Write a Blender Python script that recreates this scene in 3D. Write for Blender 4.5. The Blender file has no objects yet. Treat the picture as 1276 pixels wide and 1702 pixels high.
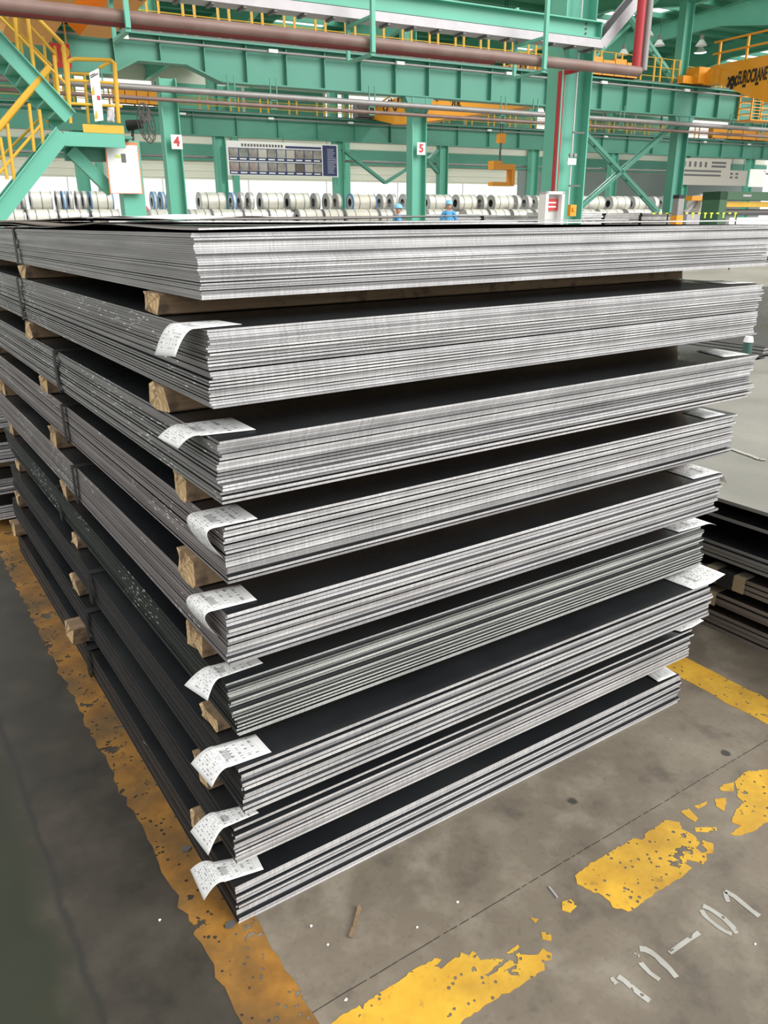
import bpy, math, random
from mathutils import Vector, Matrix
random.seed(7)
R = math.radians
sc = bpy.context.scene
COL = sc.collection

# ------------------------------------------------------------------ camera
# World frame: X runs along the short front side of the big stack, Y along its long
# side, origin at its nearest bottom corner.  The hall is turned 5 degrees against it.
F_PX, PITCH, ROLL, AZ = 1303.0, R(20.4), R(0.42), R(56.574)
CAM = Vector((-0.438, -1.2556, 1.43))
def _axes():
    fwd_h = Vector((math.cos(AZ), math.sin(AZ), 0)); rgt = Vector((math.sin(AZ), -math.cos(AZ), 0)); up = Vector((0, 0, 1))
    fwd = fwd_h*math.cos(PITCH) - up*math.sin(PITCH)
    cup = fwd_h*math.sin(PITCH) + up*math.cos(PITCH)
    # roll
    x = rgt*math.cos(ROLL) - cup*math.sin(ROLL)
    y = rgt*math.sin(ROLL) + cup*math.cos(ROLL)
    return x, y, fwd
CX, CY, CF = _axes()
cd = bpy.data.cameras.new('camera'); cam = bpy.data.objects.new('camera', cd); COL.objects.link(cam)
cd.sensor_fit = 'HORIZONTAL'; cd.sensor_width = 36.0; cd.lens = F_PX/1276*36.0
cd.clip_start = 0.05; cd.clip_end = 400
m = Matrix((CX, CY, -CF)).transposed().to_4x4(); m.translation = CAM
cam.matrix_world = m
sc.camera = cam

# ------------------------------------------------------------------ light
wd = bpy.data.worlds.new('overcast'); sc.world = wd; wd.use_nodes = True
bg = wd.node_tree.nodes['Background']; bg.inputs[0].default_value = (1.0, 1.0, 0.985, 1); bg.inputs[1].default_value = 1.2
sd = bpy.data.lights.new('soft_daylight', 'SUN'); sun = bpy.data.objects.new('soft_daylight', sd); COL.objects.link(sun)
sd.energy = 2.4; sd.angle = R(35); sd.color = (1.0, 0.985, 0.96)
_d = Vector((0.42, -0.78, 0.55)).normalized()      # towards the light: open doors to the right behind the viewer
sun.rotation_euler = _d.to_track_quat('Z', 'Y').to_euler()
vs = sc.view_settings; vs.view_transform = 'Standard'; vs.look = 'None'; vs.gamma = 1.0; vs.exposure = 0.25
try: vs.use_curve_mapping = False
except Exception: pass

# ------------------------------------------------------------------ helpers
HA = R(-5.17)
HX = Vector((math.cos(HA), math.sin(HA), 0)); HY = Vector((-math.sin(HA), math.cos(HA), 0))
BASE = Vector((CAM.x, CAM.y, 0))
def hp(u, v, z): return BASE + HX*u + HY*v + Vector((0, 0, z))      # hall coordinates -> world
def ray(px, py): return CX*(px-638) + CY*(851-py) + CF*F_PX
def at(px, py, v):                                                   # point on the hall plane at distance v
    d = ray(px, py); t = v/d.dot(HY); return CAM + d*t
def uvz(px, py, v):
    p = at(px, py, v) - BASE; return p.dot(HX), p.dot(HY), p.z
def au(px, py, u):
    d = ray(px, py); t = u/d.dot(HX); p = CAM + d*t - BASE; return p.dot(HX), p.dot(HY), p.z
def S(px, py, z=0.0):                                                # point on a level plane
    d = ray(px, py); return CAM + d*((z-CAM.z)/d.z)

class MB:
    def __init__(s): s.v = []; s.f = []; s.m = []; s.uv = {}
    def add(s, vs_, fs, mat=0):
        b = len(s.v); s.v += [Vector(p) for p in vs_]
        for i, f in enumerate(fs):
            s.f.append(tuple(b+k for k in f)); s.m.append(mat[i] if isinstance(mat, (list, tuple)) else mat)
        return s
    def hexa(s, P, mat=0):    # P: 4 bottom (ccw) + 4 top
        return s.add(P, [(3,2,1,0),(4,5,6,7),(0,1,5,4),(1,2,6,5),(2,3,7,6),(3,0,4,7)], mat)
    def box(s, x0, x1, y0, y1, z0, z1, mat=0):
        return s.hexa([(x0,y0,z0),(x1,y0,z0),(x1,y1,z0),(x0,y1,z0),(x0,y0,z1),(x1,y0,z1),(x1,y1,z1),(x0,y1,z1)], mat)
    def hbox(s, u0, u1, v0, v1, z0, z1, mat=0):
        return s.hexa([hp(u0,v0,z0),hp(u1,v0,z0),hp(u1,v1,z0),hp(u0,v1,z0),hp(u0,v0,z1),hp(u1,v0,z1),hp(u1,v1,z1),hp(u0,v1,z1)], mat)
    def bar(s, p, q, w, h, mat=0, side=None):
        p = Vector(p); q = Vector(q); d = (q-p).normalized()
        if side is None:
            side = d.cross(Vector((0,0,1)))
            if side.length < 1e-3: side = HX.copy()
        a = side.normalized()*(w/2); b = d.cross(a).normalized()*(h/2)
        return s.hexa([p-a-b,p+a-b,p+a+b,p-a+b,q-a-b,q+a-b,q+a+b,q-a+b], mat)
    def tube(s, p, q, r, n=10, r2=None, mat=0, caps=True):
        p = Vector(p); q = Vector(q); d = (q-p).normalized(); a = d.orthogonal().normalized(); b = d.cross(a)
        r2 = r if r2 is None else r2
        P = [p+(a*math.cos(2*math.pi*i/n)+b*math.sin(2*math.pi*i/n))*r for i in range(n)] + \
            [q+(a*math.cos(2*math.pi*i/n)+b*math.sin(2*math.pi*i/n))*r2 for i in range(n)]
        F = [(i,(i+1)%n,n+(i+1)%n,n+i) for i in range(n)]
        if caps: F += [tuple(range(n-1,-1,-1)), tuple(range(n,2*n))]
        return s.add(P, F, mat)
    def path(s, pts, r, n=8, mat=0):
        pts = [Vector(p) for p in pts]
        for a, b in zip(pts, pts[1:]): s.tube(a, b, r, n, mat=mat)
        return s
    def prism(s, poly, vec, mat=0):
        vec = Vector(vec); poly = [Vector(p) for p in poly]; n = len(poly)
        return s.add(poly + [p+vec for p in poly], [tuple(range(n-1,-1,-1)), tuple(range(n,2*n))] + [(i,(i+1)%n,n+(i+1)%n,n+i) for i in range(n)], mat)
    def ring(s, c, axis, ro, ri, w, n=28, mat=0):      # hollow cylinder
        axis = Vector(axis).normalized(); a = axis.orthogonal().normalized(); b = axis.cross(a); c = Vector(c)
        P = []
        for off, r in ((-w/2,ro),(w/2,ro),(w/2,ri),(-w/2,ri)):
            P += [c+axis*off+(a*math.cos(2*math.pi*i/n)+b*math.sin(2*math.pi*i/n))*r for i in range(n)]
        Fc = []; Mm = []
        for k in range(4):
            k2 = (k+1)%4
            for i in range(n):
                j = (i+1)%n; Fc.append((k*n+i,k*n+j,k2*n+j,k2*n+i)); Mm.append(mat if isinstance(mat,int) else mat[k])
        return s.add(P, Fc, Mm)
    def mesh(s, name, mats, org, smooth=False):
        me = bpy.data.meshes.new(name); me.from_pydata([v-org for v in s.v], [], s.f)
        for mt in (mats if isinstance(mats, (list, tuple)) else [mats]): me.materials.append(mt)
        me.polygons.foreach_set('material_index', s.m)
        me.update()
        import bmesh
        bm = bmesh.new(); bm.from_mesh(me); bmesh.ops.recalc_face_normals(bm, faces=bm.faces); bm.to_mesh(me); bm.free()
        if smooth:
            for p in me.polygons: p.use_smooth = True
            try: me.set_sharp_from_angle(angle=R(40))
            except Exception: pass
        return me
    def build(s, name, mats, parent=None, smooth=False):
        xs = [v.x for v in s.v]; ys = [v.y for v in s.v]; zs = [v.z for v in s.v]
        org = Vector(((min(xs)+max(xs))/2, (min(ys)+max(ys))/2, min(zs)))
        o = bpy.data.objects.new(name, s.mesh(name, mats, org, smooth)); COL.objects.link(o)
        o.location = org; adopt(o, parent); return o
WL = {}
def wloc(o): return o.location + (wloc(o.parent) if o.parent else Vector((0,0,0)))
def adopt(o, parent):
    if parent is not None:
        o.location = o.location - wloc(parent); o.parent = parent
def empty(name, loc):
    o = bpy.data.objects.new(name, None); COL.objects.link(o); o.location = loc; o.empty_display_size = 0.2; return o
def tag(o, label=None, cat=None, group=None, kind=None):
    if label: o['label'] = label
    if cat: o['category'] = cat
    if group: o['group'] = group
    if kind: o['kind'] = kind
    return o
def place(me, name, loc, parent=None, rz=0.0):
    o = bpy.data.objects.new(name, me); COL.objects.link(o); o.location = loc; o.rotation_euler = (0,0,rz); adopt(o, parent); return o

# ------------------------------------------------------------------ materials
def mat(name, col, rough=0.6, metal=0.0, noise=None, spec=0.5, bump=None, coord='Object'):
    """noise=(scale, amount, colour2): mottled mix towards colour2; bump=(scale,strength)"""
    m = bpy.data.materials.new(name); m.use_nodes = True; nt = m.node_tree; b = nt.nodes['Principled BSDF']
    b.inputs['Base Color'].default_value = (*col, 1); b.inputs['Roughness'].default_value = rough; b.inputs['Metallic'].default_value = metal
    b.inputs['Specular IOR Level'].default_value = spec
    tc = nt.nodes.new('ShaderNodeTexCoord')
    if noise:
        n = nt.nodes.new('ShaderNodeTexNoise'); n.inputs['Scale'].default_value = noise[0]; n.inputs['Detail'].default_value = 5
        nt.links.new(tc.outputs[coord], n.inputs['Vector'])
        mr = nt.nodes.new('ShaderNodeMapRange'); mr.inputs[1].default_value = 0.35; mr.inputs[2].default_value = 0.7; mr.inputs[4].default_value = noise[1]
        nt.links.new(n.outputs['Fac'], mr.inputs[0])
        mx = nt.nodes.new('ShaderNodeMix'); mx.data_type = 'RGBA'; mx.inputs[6].default_value = (*col,1); mx.inputs[7].default_value = (*noise[2],1)
        nt.links.new(mr.outputs[0], mx.inputs[0]); nt.links.new(mx.outputs[2], b.inputs['Base Color'])
    if bump:
        n2 = nt.nodes.new('ShaderNodeTexNoise'); n2.inputs['Scale'].default_value = bump[0]; n2.inputs['Detail'].default_value = 4
        nt.links.new(tc.outputs[coord], n2.inputs['Vector'])
        bp = nt.nodes.new('ShaderNodeBump'); bp.inputs['Strength'].default_value = bump[1]; bp.inputs['Distance'].default_value = 0.02
        nt.links.new(n2.outputs['Fac'], bp.inputs['Height']); nt.links.new(bp.outputs[0], b.inputs['Normal'])
    return m
class NT:                                             # tiny node-graph writer
    def __init__(s, name):
        s.m = bpy.data.materials.new(name); s.m.use_nodes = True; s.t = s.m.node_tree; s.b = s.t.nodes['Principled BSDF']
        s.tc = s.t.nodes.new('ShaderNodeTexCoord'); s.out = s.t.nodes['Material Output']
    def ln(s, a, b): s.t.links.new(a, b)
    def val(s, inp, v):
        if hasattr(v, 'is_linked') or hasattr(v, 'links'): s.ln(v, inp)
        elif v is not None: inp.default_value = v
    def math(s, op, a, b=None, c=None):
        n = s.t.nodes.new('ShaderNodeMath'); n.operation = op
        for i, x in enumerate((a, b, c)):
            if x is not None: s.val(n.inputs[i], x)
        return n.outputs[0]
    def noise(s, vec, scale, detail=4, rough=0.5, dist=0.0):
        n = s.t.nodes.new('ShaderNodeTexNoise'); s.ln(vec, n.inputs['Vector']); n.inputs['Scale'].default_value = scale
        n.inputs['Detail'].default_value = detail; n.inputs['Roughness'].default_value = rough; n.inputs['Distortion'].default_value = dist
        return n.outputs['Fac']
    def voro(s, vec, scale, feature='F1'):
        n = s.t.nodes.new('ShaderNodeTexVoronoi'); s.ln(vec, n.inputs['Vector']); n.inputs['Scale'].default_value = scale; n.feature = feature
        return n.outputs['Distance']
    def mapping(s, vec, scale=(1,1,1), loc=(0,0,0)):
        n = s.t.nodes.new('ShaderNodeMapping'); s.ln(vec, n.inputs['Vector']); n.inputs['Scale'].default_value = scale; n.inputs['Location'].default_value = loc
        return n.outputs[0]
    def rng(s, x, a, b, c=0.0, d=1.0):
        n = s.t.nodes.new('ShaderNodeMapRange'); s.val(n.inputs[0], x)
        for i, q in enumerate((a,b,c,d)): n.inputs[i+1].default_value = q
        return n.outputs[0]
    def mix(s, fac, a, b):
        n = s.t.nodes.new('ShaderNodeMix'); n.data_type = 'RGBA'; s.val(n.inputs[0], fac)
        for i, q in ((6,a),(7,b)):
            if isinstance(q, tuple): n.inputs[i].default_value = (*q, 1)
            else: s.ln(q, n.inputs[i])
        return n.outputs[2]
    def sep(s, vec):
        n = s.t.nodes.new('ShaderNodeSeparateXYZ'); s.ln(vec, n.inputs[0]); return n.outputs
    def bump(s, h, strength=0.3, dist=0.01):
        n = s.t.nodes.new('ShaderNodeBump'); n.inputs['Strength'].default_value = strength; n.inputs['Distance'].default_value = dist
        s.ln(h, n.inputs['Height']); s.ln(n.outputs[0], s.b.inputs['Normal'])
    def rand(s):
        return s.t.nodes.new('ShaderNodeObjectInfo').outputs['Random']
    def geo(s): return s.t.nodes.new('ShaderNodeNewGeometry').outputs['Position']

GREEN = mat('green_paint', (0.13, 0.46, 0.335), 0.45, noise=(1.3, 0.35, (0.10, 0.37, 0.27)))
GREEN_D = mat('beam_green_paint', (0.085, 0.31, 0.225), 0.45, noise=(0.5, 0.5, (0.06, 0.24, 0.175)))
GREEN_R = mat('roof_green_sheet', (0.07, 0.30, 0.20), 0.55)
DARKG = mat('bottle_green_paint', (0.05, 0.13, 0.065), 0.5)
YEL = mat('safety_yellow', (0.72, 0.42, 0.035), 0.5, noise=(3, 0.4, (0.55, 0.30, 0.03)))
ORG = mat('crane_orange', (0.85, 0.34, 0.02), 0.45, noise=(0.8, 0.3, (0.78, 0.29, 0.02)))
BLACK = mat('black_paint', (0.015, 0.015, 0.016), 0.5)
WHITE = mat('white_paint', (0.82, 0.82, 0.80), 0.5)
GREYP = mat('grey_pipe', (0.30, 0.29, 0.28), 0.5, 0.3, noise=(4, 0.4, (0.2, 0.18, 0.17)))
BROWNP = mat('brown_pipe', (0.23, 0.155, 0.13), 0.5, noise=(3, 0.5, (0.15, 0.06, 0.05)))
REDP = mat('red_pipe', (0.42, 0.02, 0.03), 0.4)
TRAY = mat('galvanised_tray', (0.46, 0.44, 0.46), 0.45, 0.3, noise=(6, 0.4, (0.34, 0.33, 0.34)))
RED = mat('red_board', (0.55, 0.04, 0.04), 0.5)
ORB = mat('orange_border', (0.80, 0.25, 0.10), 0.5)
CLAD = mat('beige_cladding', (0.82, 0.80, 0.69), 0.6)
CLADG = mat('grey_cladding', (0.26, 0.30, 0.29), 0.6)
NAVY = mat('navy_print', (0.03, 0.045, 0.14), 0.4)
COIL = mat('bright_coil_steel', (0.80, 0.78, 0.71), 0.38, 0.25, noise=(2.5, 0.5, (0.62, 0.60, 0.54)))
COILE = mat('coil_end', (0.62, 0.62, 0.60), 0.5, 0.15, noise=(9, 0.6, (0.40, 0.40, 0.40)))
BLUEW = mat('blue_wrap', (0.11, 0.26, 0.50), 0.5)
STRAPG = mat('dull_strap', (0.13, 0.13, 0.13), 0.5, 0.4)
STRAPB = mat('black_strap', (0.012, 0.012, 0.014), 0.6, 0.0)
SKIN = mat('skin', (0.50, 0.29, 0.20), 0.6)
BLUEC = mat('blue_workwear', (0.10, 0.38, 0.68), 0.8)
HELMB = mat('blue_helmet', (0.22, 0.55, 0.82), 0.35)
HELMR = mat('red_helmet', (0.62, 0.07, 0.09), 0.35)
KHAKI = mat('khaki_workwear', (0.55, 0.47, 0.28), 0.8)
TROUS = mat('dark_trousers', (0.05, 0.06, 0.09), 0.8)
LIME = mat('lime_tag', (0.62, 0.78, 0.06), 0.5)
RUST = mat('rust_stain_sheet', (0.15, 0.115, 0.095), 0.55, 0.2, noise=(5, 0.7, (0.09, 0.075, 0.065)))

def scale_mat(name, c1, c2, rough, metal=0.35):
    n = NT(name); p = n.geo()
    a = n.noise(n.mapping(p, (1.2, 0.8, 1)), 2.2, 5); b = n.noise(p, 45, 3)
    n.ln(n.mix(n.rng(a, 0.35, 0.68), c1, c2), n.b.inputs['Base Color'])
    n.ln(n.math('ADD', n.rng(a, 0.3, 0.7, rough-0.08, rough+0.08), n.rng(b, 0.3, 0.7, -0.03, 0.03)), n.b.inputs['Roughness'])
    n.b.inputs['Metallic'].default_value = metal
    return n.m
SCALE = scale_mat('mill_scale', (0.018, 0.020, 0.023), (0.034, 0.036, 0.038), 0.34)
SCALE_L = scale_mat('light_plate_top', (0.20, 0.195, 0.165), (0.29, 0.28, 0.24), 0.42, 0.2)  # pale colour carries the grazing sheen of the right-hand top plate
def sheared(name, c):
    n = NT(name); p = n.geo()
    stri = n.noise(n.mapping(p, (260, 3, 18)), 1.0, 3)           # vertical shear marks
    patch = n.noise(n.mapping(p, (5, 1, 26)), 1.0, 4)
    r = n.rand()
    k = n.math('MULTIPLY', n.math('MULTIPLY', n.rng(stri, 0.25, 0.75, 0.74, 1.12), n.rng(patch, 0.3, 0.7, 0.74, 1.12)), n.math('MULTIPLY', n.rng(r, 0, 1, 0.80, 1.12), n.rng(n.math('FRACT', n.math('MULTIPLY', r, 13.7)), 0.0, 0.32, 0.30, 1.0)))  # randomly darkened sheets stand in for the shadow on recessed edges
    v = n.t.nodes.new('ShaderNodeVectorMath'); v.operation = 'SCALE'; v.inputs[0].default_value = c; n.ln(k, v.inputs['Scale'])
    n.ln(v.outputs[0], n.b.inputs['Base Color'])
    n.b.inputs['Metallic'].default_value = 0.25; n.b.inputs['Roughness'].default_value = 0.5
    n.bump(stri, 0.25, 0.001)
    return n.m
SHEAR = sheared('sheared_bright_edge', (0.62, 0.615, 0.62))
SHEAR_G = sheared('sheared_greenish_edge', (0.50, 0.515, 0.49))
SHEAR_O = sheared('sheared_dull_edge', (0.40, 0.39, 0.375))
def milledge(name, c1, c2, specks):
    n = NT(name); p = n.geo()
    a = n.noise(n.mapping(p, (1, 3, 60)), 1.0, 4); r = n.rand()
    base = n.mix(n.math('MULTIPLY', n.rng(a, 0.3, 0.7), n.rng(r, 0, 1, 0.5, 1.3)), c1, c2)
    cell = n.voro(n.mapping(p, (60, 34, 160)), 1.0)
    reg = n.noise(n.mapping(p, (1, 2.6, 9)), 1.0, 2)
    sp = n.math('MULTIPLY', n.math('LESS_THAN', cell, 0.25), n.math('GREATER_THAN', reg, 1.0-specks))
    n.ln(n.mix(sp, base, (0.72, 0.72, 0.70)), n.b.inputs['Base Color'])
    n.b.inputs['Metallic'].default_value = 0.15; n.b.inputs['Roughness'].default_value = 0.55
    return n.m
EDGE_A = milledge('mill_edge_grey', (0.21, 0.205, 0.20), (0.34, 0.33, 0.32), 0.30)
EDGE_B = milledge('mill_edge_grey_specked', (0.17, 0.165, 0.16), (0.29, 0.28, 0.27), 0.46)
EDGE_C = milledge('mill_edge_plum_grey', (0.16, 0.142, 0.14), (0.27, 0.24, 0.235), 0.44)
EDGE_D = milledge('mill_edge_green_black', (0.024, 0.027, 0.024), (0.042, 0.046, 0.040), 0.45)
EDGE_E = milledge('mill_edge_black', (0.022, 0.020, 0.020), (0.040, 0.036, 0.035), 0.27)

def wood_mat(name, c1, c2, c3):
    n = NT(name); p = n.tc.outputs['Object']
    g = n.noise(n.mapping(p, (3, 60, 60)), 1.0, 5, 0.6, 0.6); k = n.noise(p, 28, 4)
    n.ln(n.mix(n.rng(k, 0.55, 0.72), n.mix(n.rng(g, 0.3, 0.7), c1, c2), c3), n.b.inputs['Base Color'])
    n.b.inputs['Roughness'].default_value = 0.85; n.bump(g, 0.6, 0.004)
    return n.m
def wood_end(name, c1, c2, c3):
    n = NT(name); p = n.tc.outputs['Object']
    w = n.t.nodes.new('ShaderNodeTexWave'); w.wave_type = 'RINGS'; w.rings_direction = 'X'; w.inputs['Scale'].default_value = 26
    w.inputs['Distortion'].default_value = 7; w.inputs['Detail'].default_value = 3; w.inputs['Detail Scale'].default_value = 2.0
    n.ln(p, w.inputs['Vector']); k = n.noise(n.mapping(p, (10, 40, 22)), 1.0, 5)
    n.ln(n.mix(n.rng(k, 0.52, 0.70), n.mix(w.outputs['Fac'], c1, c2), c3), n.b.inputs['Base Color'])
    n.b.inputs['Roughness'].default_value = 0.85; n.bump(k, 0.8, 0.006)
    return n.m
WOODS = wood_mat('timber_side', (0.17, 0.11, 0.06), (0.29, 0.20, 0.115), (0.09, 0.06, 0.04))
WOODE = wood_end('timber_end_grain', (0.42, 0.27, 0.12), (0.60, 0.44, 0.25), (0.16, 0.09, 0.05))

def floor_mat():
    n = NT('workshop_concrete'); p = n.geo(); x, y, z = n.sep(p)
    a = n.noise(p, 1.1, 6, 0.55); b = n.noise(p, 6.5, 6, 0.6); c = n.noise(n.mapping(p, loc=(7,3,0)), 70, 3); big = n.noise(n.mapping(p, loc=(2,9,0)), 0.35, 3)
    base = n.mix(n.rng(a, 0.32, 0.68), (0.108, 0.089, 0.066), (0.205, 0.173, 0.131))
    base = n.mix(n.math('MULTIPLY', n.rng(b, 0.50, 0.68), 0.75), base, (0.27, 0.235, 0.185))
    base = n.mix(n.math('MULTIPLY', n.rng(b, 0.45, 0.28), 0.75), base, (0.062, 0.055, 0.047))
    base = n.mix(n.rng(c, 0.55, 0.8, 0, 0.35), base, (0.07, 0.065, 0.058))
    # worn walkway and green coat left of the stack, shade painted into their colour
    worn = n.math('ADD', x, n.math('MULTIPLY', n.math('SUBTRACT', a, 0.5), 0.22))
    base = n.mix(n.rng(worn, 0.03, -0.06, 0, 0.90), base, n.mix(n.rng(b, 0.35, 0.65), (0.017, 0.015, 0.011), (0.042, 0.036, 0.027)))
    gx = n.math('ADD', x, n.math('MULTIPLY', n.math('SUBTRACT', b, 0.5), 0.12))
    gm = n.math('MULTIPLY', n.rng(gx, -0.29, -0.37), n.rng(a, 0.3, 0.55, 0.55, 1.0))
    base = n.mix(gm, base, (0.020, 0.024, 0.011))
    # white dried drips and dark spots
    sp = n.voro(n.mapping(p, loc=(0.3,0.7,0)), 9.0); rg = n.noise(p, 2.3, 2)
    base = n.mix(n.math('MULTIPLY', n.math('LESS_THAN', sp, 0.030), n.math('GREATER_THAN', rg, 0.52)), base, (0.55, 0.54, 0.50))
    sp2 = n.voro(n.mapping(p, loc=(4.3,1.7,0)), 4.2)
    base = n.mix(n.math('MULTIPLY', n.rng(n.math('ADD', sp2, n.math('MULTIPLY', n.math('SUBTRACT', b, 0.5), 0.16)), 0.085, 0.06), 0.85), base, (0.030, 0.028, 0.026))
    # saw-cut joints
    jy = n.math('ABSOLUTE', n.math('ADD', y, n.math('ADD', 0.274, n.math('MULTIPLY', n.math('SUBTRACT', b, 0.5), 0.006))))
    jx = n.math('ABSOLUTE', n.math('ADD', x, n.math('ADD', 0.305, n.math('MULTIPLY', n.math('SUBTRACT', b, 0.5), 0.05))))
    j = n.math('MAXIMUM', n.math('MULTIPLY', n.math('LESS_THAN', jy, 0.0013), n.math('GREATER_THAN', c, 0.40)), n.rng(jx, 0.012, 0.002, 0, 0.8))
    base = n.mix(n.math('MULTIPLY', j, 0.85), base, (0.022, 0.020, 0.018))
    # floor turns paler farther from the stack
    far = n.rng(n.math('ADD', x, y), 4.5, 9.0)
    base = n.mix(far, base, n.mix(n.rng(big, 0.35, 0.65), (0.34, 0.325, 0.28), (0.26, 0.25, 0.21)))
    n.ln(base, n.b.inputs['Base Color'])
    n.ln(n.rng(b, 0.3, 0.7, 0.42, 0.62), n.b.inputs['Roughness'])
    n.b.inputs['Specular IOR Level'].default_value = 0.35
    n.bump(n.math('ADD', b, n.math('MULTIPLY', c, 0.4)), 0.12, 0.004)
    return n.m
FLOOR = floor_mat()
def paint_mat(name, c1, c2, amount, dirt):
    """worn floor paint: flakes away by a noise mask so that the floor shows through"""
    n = NT(name); p = n.geo()
    a = n.noise(p, 9, 5, 0.6); b = n.noise(n.mapping(p, loc=(3,1,0)), 38, 4, 0.6); d = n.noise(n.mapping(p, loc=(8,2,0)), 4, 5, 0.65); v = n.voro(n.mapping(p, loc=(1,2,0)), 30)
    col = n.mix(n.rng(a, 0.35, 0.7), c1, c2); col = n.mix(n.math('MULTIPLY', n.rng(d, 0.42, 0.68), dirt), col, (0.10, 0.062, 0.022))
    col = n.mix(n.rng(b, 0.62, 0.75, 0, 0.5), col, (0.12, 0.075, 0.03))
    n.ln(col, n.b.inputs['Base Color']); n.b.inputs['Roughness'].default_value = 0.6
    m1 = n.math('ADD', n.math('MULTIPLY', a, 0.6), n.math('MULTIPLY', b, 0.4))
    hole = n.math('MULTIPLY', n.math('GREATER_THAN', n.math('ADD', m1, n.math('MULTIPLY', n.math('SUBTRACT', 0.5, v), 0.12)), amount), 1.0)
    chip = n.math('MULTIPLY', n.math('LESS_THAN', n.math('ADD', n.voro(n.mapping(p, loc=(5,6,0)), 48), n.math('MULTIPLY', n.math('SUBTRACT', b, 0.5), 0.5)), 0.17), n.math('GREATER_THAN', d, 0.44)); hole = n.math('MAXIMUM', hole, chip)
    tr = n.t.nodes.new('ShaderNodeBsdfTransparent'); mx = n.t.nodes.new('ShaderNodeMixShader')
    n.ln(hole, mx.inputs[0]); n.ln(n.b.outputs[0], mx.inputs[1]); n.ln(tr.outputs[0], mx.inputs[2]); n.ln(mx.outputs[0], n.out.inputs[0])
    return n.m
PAINT_Y = paint_mat('worn_yellow_paint', (0.58, 0.31, 0.024), (0.76, 0.46, 0.038), 0.60, 0.45)
PAINT_O = paint_mat('dirty_shaded_yellow_paint', (0.20, 0.088, 0.012), (0.40, 0.185, 0.022), 0.585, 1.0)  # dirt plus the left aisle's shade, both mixed into the yellow
PAINT_W = paint_mat('worn_white_paint', (0.34, 0.33, 0.29), (0.48, 0.47, 0.43), 0.57, 0.0)

def glass_mat():
    n = NT('frosted_pane'); n.t.nodes.remove(n.b)
    tr = n.t.nodes.new('ShaderNodeBsdfTransparent'); tl = n.t.nodes.new('ShaderNodeBsdfTranslucent'); mx = n.t.nodes.new('ShaderNodeMixShader')
    tr.inputs[0].default_value = (0.97,0.99,0.98,1); tl.inputs[0].default_value = (0.95,0.96,0.95,1); mx.inputs[0].default_value = 0.25
    n.ln(tr.outputs[0], mx.inputs[1]); n.ln(tl.outputs[0], mx.inputs[2]); n.ln(mx.outputs[0], n.out.inputs[0]); return n.m
PANE = glass_mat()
def paper_mat():
    n = NT('printed_label_paper'); u, v, w = n.sep(n.tc.outputs['UV'])
    r = n.rand()
    def inside(q, a, b): return n.math('MULTIPLY', n.math('GREATER_THAN', q, a), n.math('LESS_THAN', q, b))
    rows = 17.0
    fy = n.math('FRACT', n.math('MULTIPLY', u, rows)); iy = n.math('FLOOR', n.math('MULTIPLY', u, rows))
    comb = n.t.nodes.new('ShaderNodeCombineXYZ'); n.ln(n.math('MULTIPLY', v, 15.0), comb.inputs[0]); n.ln(n.math('MULTIPLY', iy, 7.31), comb.inputs[1]); n.ln(n.math('MULTIPLY', r, 50.0), comb.inputs[2])
    tx = n.noise(comb.outputs[0], 1.0, 3, 0.7)
    text = n.math('MULTIPLY', n.math('MULTIPLY', inside(fy, 0.28, 0.72), n.math('GREATER_THAN', tx, 0.53)), n.math('MULTIPLY', inside(u, 0.06, 0.94), inside(v, 0.07, 0.93)))
    rule = n.math('MULTIPLY', n.math('LESS_THAN', fy, 0.07), n.math('MULTIPLY', inside(u, 0.05, 0.97), inside(v, 0.05, 0.95)))
    bars = n.math('MULTIPLY', n.math('GREATER_THAN', n.math('SINE', n.math('MULTIPLY', v, 150.0)), -0.1), n.math('MULTIPLY', inside(u, 0.27, 0.33), inside(v, 0.28, 0.72)))
    col = n.mix(n.math('MULTIPLY', rule, 0.6), (0.80, 0.80, 0.79), (0.35, 0.35, 0.36))
    col = n.mix(n.math('MULTIPLY', text, 0.75), col, (0.12, 0.12, 0.13))
    col = n.mix(n.math('MULTIPLY', bars, 0.85), col, (0.05, 0.05, 0.06))
    n.ln(col, n.b.inputs['Base Color']); n.b.inputs['Roughness'].default_value = 0.7
    return n.m
PAPER = paper_mat()
PAPERB = mat('blank_paper', (0.80, 0.80, 0.78), 0.7, noise=(30, 0.15, (0.7, 0.7, 0.7)))

# ------------------------------------------------------------------ floor
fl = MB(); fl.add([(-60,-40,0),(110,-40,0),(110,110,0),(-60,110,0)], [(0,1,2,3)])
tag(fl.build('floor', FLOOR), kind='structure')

# ------------------------------------------------------------------ roof, walls of the hall
U0, U1, V0, V1 = -16.0, 74.0, 21.0, 57.0
ZR = 10.0
strips = [(-11.5,-9.0),(2.8,5.4),(17.0,19.8),(31.0,33.6),(45.2,48.2),(59.5,62.0)]
ce = MB(); prev = U0
for a, b in strips + [(U1, U1)]:
    ce.hbox(prev, a, V0, V1, ZR+0.92, ZR+1.0); prev = b
ceil = ce.build('ceiling', GREEN_R); tag(ceil, kind='structure')
for a, b in strips:
    q = MB()
    k = 0
    q.hbox(a-0.05, b+0.05, V0, V1, ZR+1.0, ZR+1.02); q.build('skylight', PANE, ceil)
pm = MB(); pm.hbox(U0, U1, 0, 0.09, 0, 0.22)
pbase = hp((U0+U1)/2, 0.045, 0)
pmesh = pm.mesh('purlin', GREEN_R, pbase)
v = V0+0.3
while v < V1:
    place(pmesh, 'purlin', hp((U0+U1)/2, v, ZR+0.70), ceil); v += 1.45
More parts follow.
